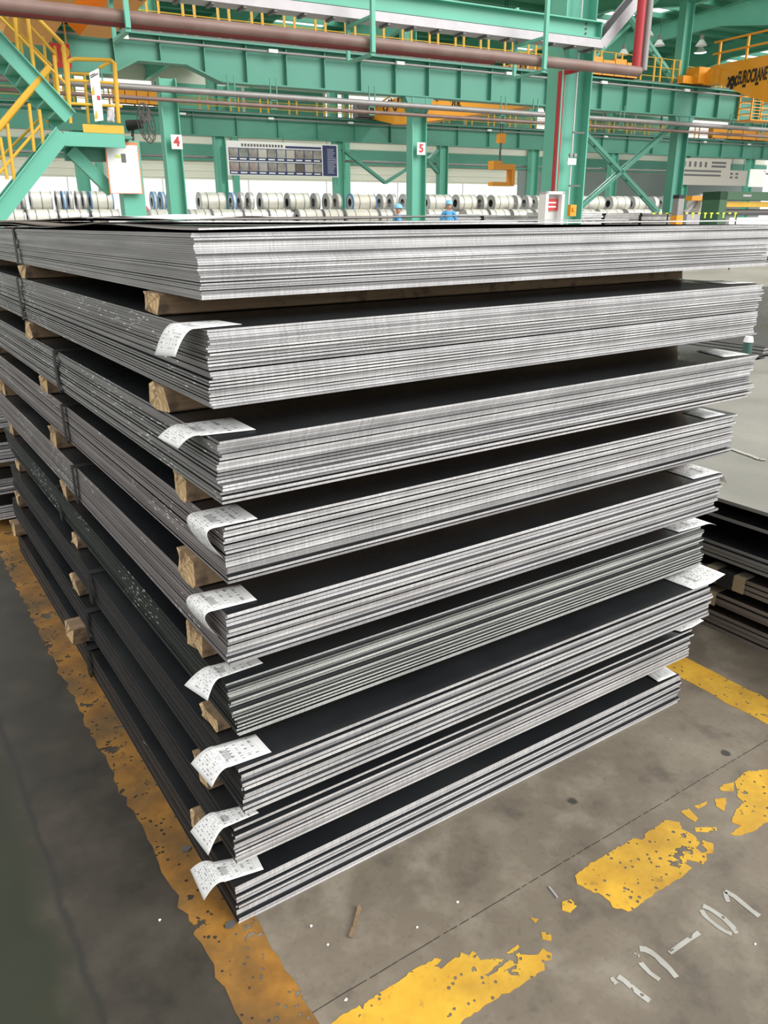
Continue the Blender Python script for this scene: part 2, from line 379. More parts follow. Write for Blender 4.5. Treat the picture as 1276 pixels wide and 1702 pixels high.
for u in (-8.0, -1.0, 6.2, 13.6, 20.6, 27.6, 34.3, 41.4, 48.4, 55.4, 62.4):
    q = MB()
    prof = [(V0,ZR+0.70),(V0,ZR-0.2),(24.2,ZR-0.75),(25.8,ZR-0.75),(30.0,ZR-0.05),(35.0,ZR-0.05),(39.2,ZR-0.75),(40.8,ZR-0.75),(45.0,ZR-0.05),(V1,ZR-0.05),(V1,ZR+0.70)]
    q.prism([hp(u-0.012, a, z) for a, z in prof], HX*0.024)
    q.hbox(u-0.11, u+0.11, V0, V1, ZR+0.68, ZR+0.70)
    for (a, z), (b, z2) in zip(prof[1:9], prof[2:10]): q.bar(hp(u,a,z), hp(u,b,z2), 0.24, 0.03, side=HX)
    q.build('rafter', GREEN, ceil)
# far wall with its long glazed band
wl = MB(); wl.hbox(U0, U1, V1-0.1, V1, 0, 1.3); wl.hbox(U0, U1, V1-0.1, V1, 4.15, 7.8); wl.hbox(U0, U1, V1-0.1, V1, 9.9, ZR+1.0);
for k in range(16): wl.hbox(U0+6*k-0.1, min(U1,U0+6*k+0.1), V1-0.1, V1, 7.8, 9.9)
wl.hbox(43.5, U1, V1-0.1, V1, 1.3, 4.15)
wf = wl.build('wall_back', CLAD); tag(wf, kind='structure')
z = 4.25
rib = MB(); rib.hbox(U0, U1, V1-0.14, V1-0.1, 0, 0.03); rmesh = rib.mesh('cladding_rib', CLAD, hp((U0+U1)/2, V1-0.12, 0))
while z < 7.7:
    place(rmesh, 'cladding_rib', hp((U0+U1)/2, V1-0.12, z), wf); z += 0.42
g = MB(); g.hbox(U0, U1, V1-0.3, V1-0.1, 5.3, 6.3); g.build('green_girt', GREEN_D, wf)
g = MB(); g.hbox(43.4, U1, V1-0.2, V1-0.1, 1.3, 5.2); g.build('grey_cladding', CLADG, wf)
wn = MB()
for k in range(11):
    u = U0+6*k; wn.hbox(u-0.03, u+0.03, V1-0.09, V1-0.03, 1.3, 4.15)
win = wn.build('window_1', WHITE); tag(win, kind='structure')
pn = MB(); pn.hbox(-2.97, 2.97, -0.01, 0.01, 0, 2.85); pnm = pn.mesh('pane', PANE, hp(0,0,0))
cl = MB(); cl.hbox(-2.9, 2.9, -0.01, 0.01, 0, 2.1); clm = cl.mesh('clerestory_pane', PANE, hp(0,0,0))
for k in range(15):
    if k%3 == 1: place(clm, 'clerestory_pane', hp(U0+3+6*k, V1-0.05, 7.8), wf)
    else:
        q = MB(); q.hbox(U0+6*k+0.1, U0+6*k+5.9, V1-0.1, V1, 7.8, 9.9); q.build('green_panel', GREEN, wf)
for k in range(10): place(pnm, 'pane', hp(U0+3+6*k, V1-0.06, 1.3), win)
for k, (n_, ua, ub) in enumerate((('wall_left', U0, U0+0.1), ('wall_right', U1-0.1, U1))):
    q = MB(); q.hbox(ua, ub, V0, V1, 0, 1.2); q.hbox(ua, ub, V0, V1, 9.2, ZR+1.0)
    for vv in range(int(V0), int(V1), 6): q.hbox(ua, ub, vv, vv+0.4, 1.2, 9.2)
    w_ = q.build(n_, CLADG if k else CLAD); tag(w_, kind='structure')
    for vv in range(int(V0), int(V1)-1, 6):
        q = MB(); q.hbox((ua+ub)/2-.01, (ua+ub)/2+.01, vv+0.4, min(vv+6, V1), 1.2, 9.2); q.build('pane', PANE, w_)  # unseen side glazing, added so that daylight enters the hall

# ------------------------------------------------------------------ the bundles of sheet
def bundle(x0, y0, zb, zt, n, W, L, mats, rot=0.0, xj=0.004, yj=0.003, lean=0.0, big=0.25, seed=1, strap_y=(), strap_t=0.0016, name='steel_sheet_bundle', gapfrac=0.13, shape=None):
    rnd = random.Random(seed)
    root = empty(name, Vector((x0 + W/2, y0 + L/2, zb)))
    w = [1.0 + (rnd.random() < big)*rnd.uniform(0.1, 0.55) for _ in range(n)]
    tot = sum(w); H = zt - zb; th = (H/tot)*(1-gapfrac)
    z = zb; cx, cy = math.cos(rot), math.sin(rot); drift = 0.0
    for i in range(n):
        pitch = H*w[i]/tot
        z1 = z + th
        drift = 0.75*drift + rnd.gauss(0, xj*0.35)
        dx = drift + rnd.uniform(-xj, xj)*0.25 + lean*(i/max(1, n-1)-0.5) ; dy = rnd.gauss(0, yj); dw = rnd.uniform(-0.004, 0.007)
        if shape: dx += shape(i/max(1, n-1))
        def P(a, b, zz): return (x0 + a*cx - b*cy, y0 + a*cy + b*cx, zz)
        q = MB(); a0, a1, b0, b1 = dx, dx+W+dw, dy, dy+L
        q.hexa([P(a0,b0,z),P(a1,b0,z),P(a1,b1,z),P(a0,b1,z),P(a0,b0,z1),P(a1,b0,z1),P(a1,b1,z1),P(a0,b1,z1)], [0,0,1,2,1,2])
        q.build('steel_sheet', mats, root)
        z += pitch
    for sy in strap_y:
        q = MB(); e = 0.003; t = strap_t; w2 = 0.016
        xa, xb = x0 - 0.009, x0 + W + 0.012
        q.box(xa-t, xa, y0+sy-w2, y0+sy+w2, zb-t, zt+t); q.box(xb, xb+t, y0+sy-w2, y0+sy+w2, zb-t, zt+t)
        q.box(xa, xb, y0+sy-w2, y0+sy+w2, zt, zt+t); q.box(xa, xb, y0+sy-w2, y0+sy+w2, zb-t, zb)
        q.build('steel_strap', STRAPB, root)
    return root
LEN = 2.5
SPEC = [  # x0, y0, zb, zt, sheets, width, edge material, strap, xj
 (0.034,-0.013,1.312,1.414,28,1.56,EDGE_A,1.50,0.003),
 (0.020,-0.060,1.146,1.271,29,1.49,EDGE_B,1.53,0.004),
 (0.020,-0.074,0.983,1.095,21,1.49,EDGE_B,1.16,0.004),
 (0.031,-0.034,0.820,0.929,18,1.49,EDGE_C,1.18,0.002),
 (0.025,-0.021,0.645,0.755,15,1.49,EDGE_C,1.12,0.002),
 (0.041, 0.010,0.462,0.583,24,1.485,EDGE_D,1.48,0.004),
 (0.017,-0.050,0.325,0.424,11,1.49,EDGE_E,1.12,0.004),
 (0.005,-0.012,0.166,0.265,13,1.49,EDGE_E,1.15,0.004),
 (0.000,-0.001,0.000,0.101,13,1.49,EDGE_E,1.20,0.004)]
ORD = ['topmost','second from top','third from top','fourth from top','fifth, middle','sixth from top','seventh from top','second from the floor','lowest']
LOOKS = ['bundle of thin bright-edged steel sheets under the warped cover plates of the big stack',
 'bundle of thin steel sheets, second from the top of the big stack, white-specked end',
 'bundle of steel sheets, third from the top, white label flapping straight out',
 'bundle of steel sheets with plum-grey ends, fourth from the top of the big stack',
 'bundle of steel sheets with plum-grey ends, in the middle, fifth from the top',
 'bundle of greenish-black ended steel sheets with white paint dashes, sixth from the top',
 'bundle of thick black-ended steel plates, seventh from top, third above the floor',
 'bundle of thick black-ended steel plates, next to lowest of the big stack',
 'lowest bundle of black-ended steel plates, lying on the yellow floor line']
BND = []
shapes = {1: lambda t: 0.0, 2: lambda t: -0.006+0.010*abs(t-0.45), 5: lambda t: -0.012*t, 6: lambda t: 0.004*math.sin(3*t), 0: lambda t: -0.006*t}
for i, (x0,y0,zb,zt,n,W,em,st,xj) in enumerate(SPEC):
    o = bundle(x0,y0,zb,zt,n,W,LEN,[SCALE,SHEAR_G if i==5 else SHEAR,em],0.0,xj,0.0030 if i<2 else 0.0050,0.0,0.28,11+i,(st,),shape=shapes.get(i), gapfrac=0.07 if i<2 else 0.09)
    tag(o, LOOKS[i], 'steel bundle', 'bundles in the big stack'); BND.append(o)

# warped cover plates on the top bundle
def plate(x0,x1,y0,y1,nx,ny,zf,t,mats,name,parent):
    q = MB(); top = []; 
    for j in range(ny+1):
        for i in range(nx+1):
            x = x0+(x1-x0)*i/nx; y = y0+(y1-y0)*j/ny; top.append(Vector((x,y,zf(x,y))))
    N = len(top); q.v = top + [p-Vector((0,0,t)) for p in top]
    def idx(i,j): return j*(nx+1)+i
    for j in range(ny):
        for i in range(nx):
            f = (idx(i,j),idx(i+1,j),idx(i+1,j+1),idx(i,j+1)); q.f.append(f); q.m.append(0); q.f.append(tuple(N+k for k in reversed(f))); q.m.append(0)
    for i in range(nx):
        for j,mm in ((0,1),(ny,1)): a,b = idx(i,j),idx(i+1,j); q.f.append((a,N+a,N+b,b)); q.m.append(mm)
    for j in range(ny):
        for i,mm in ((0,2),(nx,2)): a,b = idx(i,j),idx(i,j+1); q.f.append((a,N+a,N+b,b)); q.m.append(mm)
    return q.build(name, mats, parent, smooth=True)
def zc1(x,y):   # long black plate, front edge just clear of the pile, waved along its left side
    e = max(0.0, 1-(x-0.02)/0.5)
    return 1.4185 + 0.0022 + 0.004*min(1,max(0,(x-0.05)/0.3))*max(0,1-y/0.5) + 0.009*e*(0.5-0.5*math.cos(y*5.6))*(y>0.0) 
def zc2(x,y):
    e = max(0.0, 1-(x-0.02)/0.7)
    return 1.4245 + 0.004*(1-e) + 0.011*e*(0.5+0.5*math.sin(y*4.6+0.6)) 
def zc3(x,y): return 1.4415 + 0.004*math.sin(x*4+y*2.2)
plate(0.036,1.595,-0.022,2.49,16,30,zc1,0.0028,[SCALE,SHEAR,EDGE_A],'cover_plate',BND[0])
plate(0.022,1.55,0.42,2.52,14,30,zc2,0.0028,[RUST,SHEAR,RUST],'cover_plate',BND[0])
plate(0.10,1.50,0.95,2.52,10,20,zc3,0.0026,[RUST,SHEAR,RUST],'cover_plate',BND[0])

# ------------------------------------------------------------------ timber battens between bundles
def timber(x0,x1,y0,y1,z0,z1,seed,label):
    rnd = random.Random(seed); q = MB(); n = 9; K = 10
    h = z1-z0; w = y1-y0; cz = (z0+z1)/2; cy_ = (y0+y1)/2
    base = [(-.5,-.42),(-.47,-.5),(-.0,-.5),(.46,-.5),(.5,-.40),(.5,.36),(.44,.5),(.0,.5),(-.45,.5),(-.5,.40)]
    base = [(a+rnd.uniform(-.035,.035)*(abs(b)<.5), b+(0 if abs(b)==.5 else rnd.uniform(-.04,.04))) for a,b in base]
    rows = []
    for k in range(n+1):
        x = x0+(x1-x0)*k/n
        rows.append([Vector((x+(rnd.uniform(-.006,.006) if k in (0,n) else 0), cy_+a*w*(1+rnd.uniform(-.02,.02)), cz+b*h)) for a,b in base])
    q.v = [p for r_ in rows for p in r_]
    for k in range(n):
        for i in range(K): q.f.append((k*K+i,k*K+(i+1)%K,(k+1)*K+(i+1)%K,(k+1)*K+i)); q.m.append(0)
    # chewed end faces: a raised centre point
    for k, s_ in ((0,-1),(n,1)):
        c = sum(rows[k], Vector())/K + Vector((s_*rnd.uniform(.002,.010), rnd.uniform(-.01,.01), rnd.uniform(-.006,.006))); q.v.append(c); ci = len(q.v)-1
        for i in range(K): q.f.append((ci, k*K+i, k*K+(i+1)%K)); q.m.append(1)
    o = q.build('timber_batten', [WOODS, WOODE]); tag(o, label, 'timber', 'timber battens between the bundles'); return o
NEAR = [.170,.160,.118,.108,.130,.090,.118,.135]; NW = [.085,.085,.080,.083,.080,.080,.085,.075]
FAR = [1.395,1.375,1.335,1.32,1.30,1.275,1.26,1.245]
GN = ['topmost gap','second gap from the top','third gap from the top','fourth gap from the top','fifth gap from the top','sixth gap from the top','seventh gap from the top','lowest gap']
for i in range(8):
    zt_ = SPEC[i][2]; zb_ = SPEC[i+1][3]; xs = max(SPEC[i][0], SPEC[i+1][0])
    timber(xs-0.012+random.uniform(-.004,.012), 1.515+random.uniform(-.02,.02), NEAR[i], NEAR[i]+NW[i], zb_+0.0018, zt_-0.0018, 50+i, 'sawn timber batten near the front corner, %s of the big stack' % GN[i])
    timber(xs-0.010-(0.03 if i==7 else 0), 1.50, FAR[i], FAR[i]+.085, zb_+0.0018, zt_-0.0018, 70+i, 'sawn timber batten halfway along the side, %s of the big stack' % GN[i])
    timber(xs-0.005-(0.02 if i==7 else 0), 1.50, 2.30 if i<7 else 2.40, 2.385 if i<7 else 2.47, zb_+0.0018, zt_-0.0018, 90+i, 'sawn timber batten at the far end, %s of the big stack' % GN[i])

# ------------------------------------------------------------------ paper labels
def sheet_paper(rows, name, label, cat='paper label', matl=PAPER, group=None, t=0.0004):
    """rows: list of lists of points (across the width)"""
    n = len(rows); k = len(rows[0]); vs_ = [p for r_ in rows for p in r_]; fs = []
    for j in range(n-1):
        for i in range(k-1): fs.append((j*k+i, j*k+i+1, (j+1)*k+i+1, (j+1)*k+i))
    xs = [p.x for p in vs_]; ys = [p.y for p in vs_]; zs = [p.z for p in vs_]; org = Vector(((min(xs)+max(xs))/2,(min(ys)+max(ys))/2,min(zs)))
    me = bpy.data.meshes.new(name); me.from_pydata([p-org for p in vs_], [], fs); me.materials.append(matl)
    uv = me.uv_layers.new(name='UVMap')
    for lp in me.loops:
        j, i = divmod(lp.vertex_index, k); uv.data[lp.index].uv = (j/(n-1), i/(k-1))
    for p in me.polygons: p.use_smooth = True
    o = bpy.data.objects.new(name, me); COL.objects.link(o); o.location = org
    sm = o.modifiers.new('thickness', 'SOLIDIFY'); sm.thickness = t; sm.offset = 0
    tag(o, label, cat, group); return o
def hanging_label(i, A, B, D, E, drop, bulge, label, edge_dx=0.0, curl=0.0, drop2=None):
    """A,B right-end corners (back, front) on the bundle top; D,E hanging end corners, all pixels of the photo turned into points at real height"""
    zt_ = SPEC[i][3] + 0.0016; xe = SPEC[i][0] - 0.011 + edge_dx
    a, b = S(*A, zt_), S(*B, zt_); d, e = S(*D, zt_-drop), S(*E, zt_-(drop2 if drop2 else drop+0.004))
    rows = []
    fo_b = Vector((xe, a.y + (d.y-a.y)*0.35, zt_)); fo_f = Vector((xe, b.y + (e.y-b.y)*0.35, zt_))
    for s_ in range(5):
        t = s_/5; r_ = [a.lerp(fo_b, t), b.lerp(fo_f, t)]; rows.append([r_[0].lerp(r_[1], q/6) for q in range(7)])
    cb = fo_b + Vector((-bulge, (d.y-fo_b.y)*0.4, 0.004)); cf = fo_f + Vector((-bulge, (e.y-fo_f.y)*0.4, 0.004))
    for s_ in range(11):
        t = s_/10
        p = fo_b*(1-t)**2 + cb*2*t*(1-t) + d*t*t; q_ = fo_f*(1-t)**2 + cf*2*t*(1-t) + e*t*t
        rows.append([p.lerp(q_, k/6) + Vector((0,0,curl*math.sin(math.pi*k/6)*t)) for k in range(7)])
    return sheet_paper(rows, 'paper_label', label, group='labels hanging over the left edge')
hanging_label(1,(359,532),(402,539),(257,590),(291,593),.050,.020,'white printed label drooping over the near corner of the second bundle from top',drop2=.038)
hanging_label(2,(384,694),(425,714),(262,727),(296,746),.020,.018,'white printed label sticking out nearly flat from the third bundle')
hanging_label(3,(391,837),(428,862),(331,899),(370,927),.056,.042,'white printed label curling down and inward on the fourth bundle',curl=-0.004)
hanging_label(4,(399,971),(427,997),(325,1025),(363,1058),.056,.042,'white printed label curling down and inward on the middle fifth bundle',curl=-0.004)
hanging_label(5,(420,1088),(437,1102),(306,1139),(345,1165),.034,.018,'white printed label bent over the corner of the greenish-black sixth bundle')
hanging_label(6,(424,1220),(451,1250),(317,1269),(352,1309),.034,.018,'white printed label over the corner of the third bundle above the floor')
hanging_label(7,(414,1336),(430,1351),(316,1382),(346,1422),.048,.016,'white printed label over the corner of the next to lowest bundle')
hanging_label(8,(425,1419),(438,1445),(316,1446),(339,1497),.050,.016,'lowest white printed label, over the corner of the bottom bundle')
def flat_label(i, pts, tip, label, lift=0.0):
    zt_ = SPEC[i][3]+0.0016
    a, b, c, d = [Vector((x, y, zt_)) for x, y in pts]       # a,b inner end ; c,d outer end (paired a-d, b-c)
    rows = [[a.lerp(b, k/4).lerp(d.lerp(c, k/4), s_/4) for k in range(5)] for s_ in range(5)]
    if tip:
        out = Vector((tip[0], 0, 0)); 
        for s_ in range(1, 6):
            t = s_/5; rows.append([d.lerp(c, k/4) + out*t + Vector((0,0,-tip[1]*t*t+lift*t)) for k in range(5)])
    return sheet_paper(rows, 'paper_label', label, group='labels at the right ends')
flat_label(1,[(1.44,.09),(1.44,-.01),(1.526,-.03),(1.526,.07)],(.03,.03),'small white label at the right end of the second bundle from top')
flat_label(2,[(1.43,.05),(1.40,-.055),(1.49,-.066),(1.50,.04)],None,'pale label lying flat at the right end of the third bundle')
flat_label(3,[(1.41,.06),(1.40,-.025),(1.485,-.028),(1.495,.06)],None,'white label lying flat at the right end of the fourth bundle')
flat_label(4,[(1.41,.09),(1.405,-.012),(1.512,-.016),(1.518,.085)],(.05,.04),'white label with drooping tip at the right end of the middle bundle')
flat_label(5,[(1.41,.10),(1.42,.022),(1.528,.016),(1.528,.10)],(.06,.018),'white label waving out from the right end of the sixth bundle',0.004)
flat_label(6,[(1.42,.07),(1.43,-.042),(1.508,-.047),(1.51,.06)],(.065,.0),'big white label standing out at the right end of the seventh bundle',0.012)
flat_label(7,[(1.43,.03),(1.45,-.01),(1.50,-.012),(1.50,.03)],(.055,.0),'small white label poking out at the right end of the next to lowest bundle',0.006)
flat_label(8,[(1.40,.06),(1.395,0.006),(1.478,.003),(1.485,.06)],None,'white label lying flat at the right end of the lowest bundle')
rows = []
for j in range(9):
    t = j/8; p0 = Vector((0.03+0.10*t, 0.62-0.62*t, 1.4375+0.003*math.sin(t*6))); p1 = p0+Vector((0.10,0.06,0.004)); rows.append([p0.lerp(p1, k/4)+Vector((0,0,0.002*math.sin(k+j))) for k in range(5)])
sheet_paper(rows, 'loose_paper', 'loose white paper lying on top of the big stack', 'paper', PAPERB)

# ------------------------------------------------------------------ other stacks close by
def simple_bundle(x0,x1,y0,y1,z0,z1,n,mats,seed,label,group,j=0.006,straps=(),parent_prot=None):
    rnd = random.Random(seed); root = empty('plate_bundle', Vector(((x0+x1)/2,(y0+y1)/2,z0))); p = (z1-z0)/n
    for k in range(n):
        dx, dy = rnd.uniform(-j,j), rnd.uniform(-j,j); q = MB()
        q.box(x0+dx,x1+dx,y0+dy,y1+dy,z0+k*p,z0+k*p+p*0.8,[0,0,1,2,1,2]); q.build('steel_plate', mats, root)
    for sy in straps:
        for off in (-0.055, 0.055):
            q = MB(); ya, yb = sy+off-0.022, sy+off+0.022; e = 0.009
            q.box(x0-e-.002,x0-e,ya,yb,z0,z1+.002); q.box(x0-e,x0+0.05,ya,yb,z1,z1+.002); q.build('edge_protector', BRASSY, root)
        q = MB(); q.box(x0-.0135,x0-.0115,sy-0.03,sy+0.03,z0-.001,z1+.003); q.box(x0-.0115,x1,sy-0.03,sy+0.03,z1,z1+.003); q.build('strap', STRAPB, root)
    tag(root, label, 'steel bundle', group); return root
BRASSY = mat('galvanised_protector', (0.46, 0.39, 0.27), 0.42, 0.5)
MO = [SCALE, SHEAR_O, SHEAR_O]
RGRP = 'bundles in the stack to the right'
BRN = scale_mat('brown_scale', (0.032,0.026,0.022), (0.055,0.045,0.038), 0.45)
MB_ = [BRN, SHEAR_O, milledge('brown_plate_edge', (0.15,0.125,0.105), (0.23,0.20,0.175), 0.2)]
ML_ = [SCALE_L, SHEAR_O, milledge('grey_plate_edge', (0.17,0.17,0.165), (0.27,0.27,0.26), 0.2)]
MK_ = [SCALE, SHEAR_O, ML_[2]]
simple_bundle(2.00,6.2,-0.9,1.9,0.000,0.072,4,MB_,1,'brown plate bundle on the floor at the bottom of the right-hand stack',RGRP)
simple_bundle(1.995,6.2,-0.9,1.9,0.098,0.150,3,MB_,2,'brown plate bundle with two pale edge protectors, lower of two, right-hand stack',RGRP,straps=(0.30,))
simple_bundle(1.995,6.2,-0.9,1.9,0.185,0.240,3,MB_,3,'brown plate bundle with pale edge protectors, upper of two, right-hand stack',RGRP,straps=(0.20,))
simple_bundle(2.00,6.2,-0.9,1.9,0.275,0.335,4,MK_,4,'dark plate bundle below the two thin plates in the right-hand stack',RGRP)
simple_bundle(2.01,6.2,-0.9,1.9,0.420,0.436,1,MK_,5,'single dark plate under the pale top plate of the right-hand stack',RGRP)
simple_bundle(2.00,6.2,-0.9,1.9,0.484,0.500,1,ML_,6,'pale grey top plate of the right-hand stack with a chalk line',RGRP)
for k, (z0, z1) in enumerate(((.074,.096),(.154,.183),(.244,.273),(.339,.418),(.439,.482))):
    for kk, yy in enumerate((-0.45, 1.4)):
        q = MB(); q.box(2.12,6.1,yy-.04,yy+.04,z0,z1); tag(q.build('spacer_timber', WOODS), 'dark timber spacer in the right-hand stack, %s gap, %s row' % (['lowest','second','third','fourth','top'][k], ['front','back'][kk]), 'timber', 'spacers in the right-hand stack')
ck = MB(); pts = [S(1203,742,.5005), S(1216,746,.5005), S(1232,752,.5005), S(1247,757,.5005), S(1262,763,.5005), S(1272,764,.5005)]
for a, b in zip(pts, pts[1:]): ck.bar(a, b, 0.022, 0.0012)
tag(ck.build('chalk_line', PAINT_W), 'broken white chalk line on the pale top plate', 'chalk mark')
# dark low stack farther right with a green post in front
for k in range(3):
    simple_bundle(5.5,11.5,2.3,5.6,0.04+0.17*k,0.15+0.17*k,5,MK_,20+k,['lowest','middle','upper'][k]+' dark bundle of the low stack behind the pale plate','low stack behind the pale plate',j=0.02)
    for yy in (3.0, 5.0):
        q = MB(); q.box(5.65,11.3,yy-.05,yy+.05,0.0 if k==0 else 0.152+0.17*(k-1),0.039+0.17*k); tag(q.build('spacer_timber', WOODS), 'timber spacer under the %s bundle of the low dark stack, %s' % (['lowest','middle','upper'][k], 'front row' if yy<4 else 'back row'), 'timber', 'spacers in the low stack')
pb = Vector((4.95, 2.09, 0)); q = MB(); q.tube(pb, pb+Vector((0,0,0.585)), 0.032, 14, mat=0); q.tube(pb+Vector((0,0,.585)), pb+Vector((0,0,.625)), 0.036, 14, 0.026, mat=1)
tag(q.build('guide_post', [mat('teal_post',(0.05,0.12,0.10),0.5), WHITE], smooth=True), 'dark teal post with white cap behind the pale plate', 'post')
# next stack behind the big one
for k,(z0,z1) in enumerate(((0.04,0.11),(0.17,0.25),(0.33,0.43),(0.50,0.58))):
    simple_bundle(-0.06,1.40,2.86,5.3,z0,z1,6,[SCALE,SHEAR,EDGE_E],30+k,'dull bundle in the low stack behind the big stack, %s' % ['lowest','second from the floor','third from the floor','top one'][k],'stack behind the big stack',j=0.006)
    for yy in (3.1, 4.6):
        q = MB(); q.box(-0.02,1.36,yy-.04,yy+.04,[0,.111,.252,.432][k],z0-.001); tag(q.build('spacer_timber', WOODS), 'timber spacer under the %s bundle of the stack behind, %s' % (['lowest','second','third','top'][k], 'front row' if yy<4 else 'back row'), 'timber', 'spacers in the stack behind')

# ------------------------------------------------------------------ floor markings
def marking(name, poly_fn, n, label, matl, z=0.0012):
    q = MB(); L_ = []; R_ = []
    for k in range(n+1):
        a, b = poly_fn(k/n); L_.append(Vector((a[0],a[1],z))); R_.append(Vector((b[0],b[1],z)))
    q.v = L_ + R_ + [p-Vector((0,0,z)) for p in L_+R_]; N = n+1; 
    for k in range(n):
        q.f.append((k, N+k, N+k+1, k+1)); q.m.append(0)
    q.f += [(k, k+1, 2*N+k+1, 2*N+k) for k in range(n)] + [(N+k+1, N+k, 3*N+k, 3*N+k+1) for k in range(n)]; q.m += [0]*(2*n)
    return tag(q.build(name, matl), label, 'floor marking')
rj = random.Random(3)
def wob(a): return rj.uniform(-a, a)
marking('floor_line', lambda t: ((-0.088+wob(.009), -0.46+3.9*t), (0.036+wob(.004), -0.46+3.9*t)), 130, 'long dirty yellow floor line with shade in its colour, running under the left side of the big stack', PAINT_O)
def patch(name, org, k, pts, label, matl=None, cat='floor marking', jag=0.0022, z=0.0012):
    """worn paint patch: outline points (photo crop origin and scale) laid on the floor, edges roughened"""
    P = [S(org[0]+x/k, org[1]+y/k) for x, y in pts]; out = []
    for p, q_ in zip(P, P[1:]+P[:1]):
        n = max(1, int((q_-p).length/0.008))
        for i in range(n):
            c = p.lerp(q_, i/n); out.append(Vector((c.x+wob(jag), c.y+wob(jag), z)))
    q = MB(); N = len(out); q.v = out + [Vector((p.x,p.y,0.0)) for p in out]
    q.f = [tuple(range(N))] + [(i,(i+1)%N,N+(i+1)%N,N+i) for i in range(N)]; q.m = [0]*len(q.f)
    return tag(q.build(name, matl or PAINT_Y), label, cat)
patch('floor_line', (520,1440), 2.798, [(20,790),(85,733),(140,690),(240,640),(330,580),(430,510),(500,465),(580,425),(598,438),(560,465),(600,475),(640,440),(680,400),(720,415),(745,395),(780,435),(850,430),(955,365),(965,378),(870,450),(800,505),(815,520),(880,465),(955,400),(965,412),(1045,415),(1070,385),(1110,410),(1105,432),(1075,440),(1075,480),(1000,530),(910,590),(870,592),(860,610),(700,715),(560,820),(300,1000),(-60,860)], 'worn yellow floor line meeting the corner of the left line')
patch('floor_line', (900,1240), 3.394, [(185,730),(280,660),(400,590),(510,525),(570,530),(590,490),(650,455),(690,418),(775,430),(790,470),(870,515),(885,545),(870,575),(905,605),(940,590),(905,560),(905,530),(975,555),(970,605),(930,610),(930,640),(905,668),(875,655),(820,640),(815,665),(845,690),(790,735),(730,780),(640,830),(560,890),(490,935),(400,910),(385,880),(340,840),(290,825),(200,775)], 'chipped yellow floor patch in the middle, above the painted number')
patch('floor_line', (900,1240), 3.394, [(1095,250),(1090,200),(1150,145),(1276,135),(1500,40),(1700,-60),(1800,60),(1600,200),(1400,330),(1276,425),(1190,480),(1110,508),(1060,497),(1130,450),(1070,430),(1090,370),(1140,320),(1110,290)], 'bright yellow floor patch running out of the picture on the right')
for org, k, pts, lb in (((900,1240),3.394,[(990,245),(1020,220),(1085,205),(1080,255),(1030,255)],'triangular yellow flake touching the right-hand yellow patch'),
    ((900,1240),3.394,[(975,300),(1040,295),(1040,330),(1025,370),(985,340)],'ragged yellow flake left of the right-hand yellow patch'),
    ((900,1240),3.394,[(785,370),(830,355),(880,410),(865,430),(810,395)],'long yellow flake just above the middle yellow patch'),
    ((900,1240),3.394,[(860,340),(895,328),(930,312),(932,322),(905,345),(880,355)],'small curved yellow flake beside the floor joint'),
    ((900,1240),3.394,[(860,460),(910,460),(985,460),(985,490),(910,485),(870,485)],'flat yellow flake right of the middle yellow patch'),
    ((520,1440),2.798,[(1160,165),(1200,155),(1225,185),(1195,215),(1160,205)],'round yellow flake left of the middle yellow patch'),
    ((520,1440),2.798,[(1060,310),(1085,305),(1110,325),(1105,348),(1065,340)],'yellow flake off the end of the front yellow line'),
    ((520,1440),2.798,[(1010,240),(1050,245),(1030,265)],'tiny yellow flake above the end of the front yellow line')):
    patch('paint_flake', org, k, pts, lb, None, 'paint flake', 0.0012)
marking('floor_line', lambda t: ((1.615+wob(.006), -0.30+4.5*t), (1.740+wob(.006), -0.30+4.5*t)), 130, 'yellow floor line in the aisle beside the right-hand stack', PAINT_Y)
# painted number 10-01: one mesh, worn strokes
dgr = empty('painted_number', S(1140,1560))
def stroke(pts, w=0.0125, z=0.0011):
    dg = MB()
    P = [S(976+x/4.253, 1420+y/4.253) for x, y in pts]; L_ = []; R_ = []
    for i, p in enumerate(P):
        d = (P[min(i+1,len(P)-1)]-P[max(i-1,0)]).normalized(); nrm = Vector((-d.y,d.x,0)); ww = w/2*rj.uniform(.85,1.1)
        L_.append(Vector((p.x,p.y,z))+nrm*ww); R_.append(Vector((p.x,p.y,z))-nrm*ww)
    n = len(P); dg.add(L_+R_, [(i,n+i,n+i+1,i+1) for i in range(n-1)]); dg.build('digit_stroke', PAINT_W, dgr)
stroke([(972,262),(985,268),(1040,300),(1100,350),(1160,400),(1215,440)]); stroke([(972,268),(980,300),(994,338)], 0.010)
stroke([(815,366),(860,385),(900,410),(970,460),(1020,510),(1060,562)]); stroke([(805,395),(825,430),(860,465),(930,520),(975,548),(1020,566)], 0.010)
stroke([(580,700),(650,650),(720,600),(790,556)], 0.010)
stroke([(368,668),(410,675),(450,695),(490,725),(530,765),(580,812),(630,872)], 0.0135); stroke([(342,700),(355,740),(385,780),(440,840),(510,890)], 0.011)
stroke([(165,875),(185,895),(206,918)], 0.011); stroke([(215,865),(260,895),(300,930),(360,980),(440,1040)], 0.012)
tag(dgr, 'faded white number 10-01 painted on the concrete floor', 'floor marking')

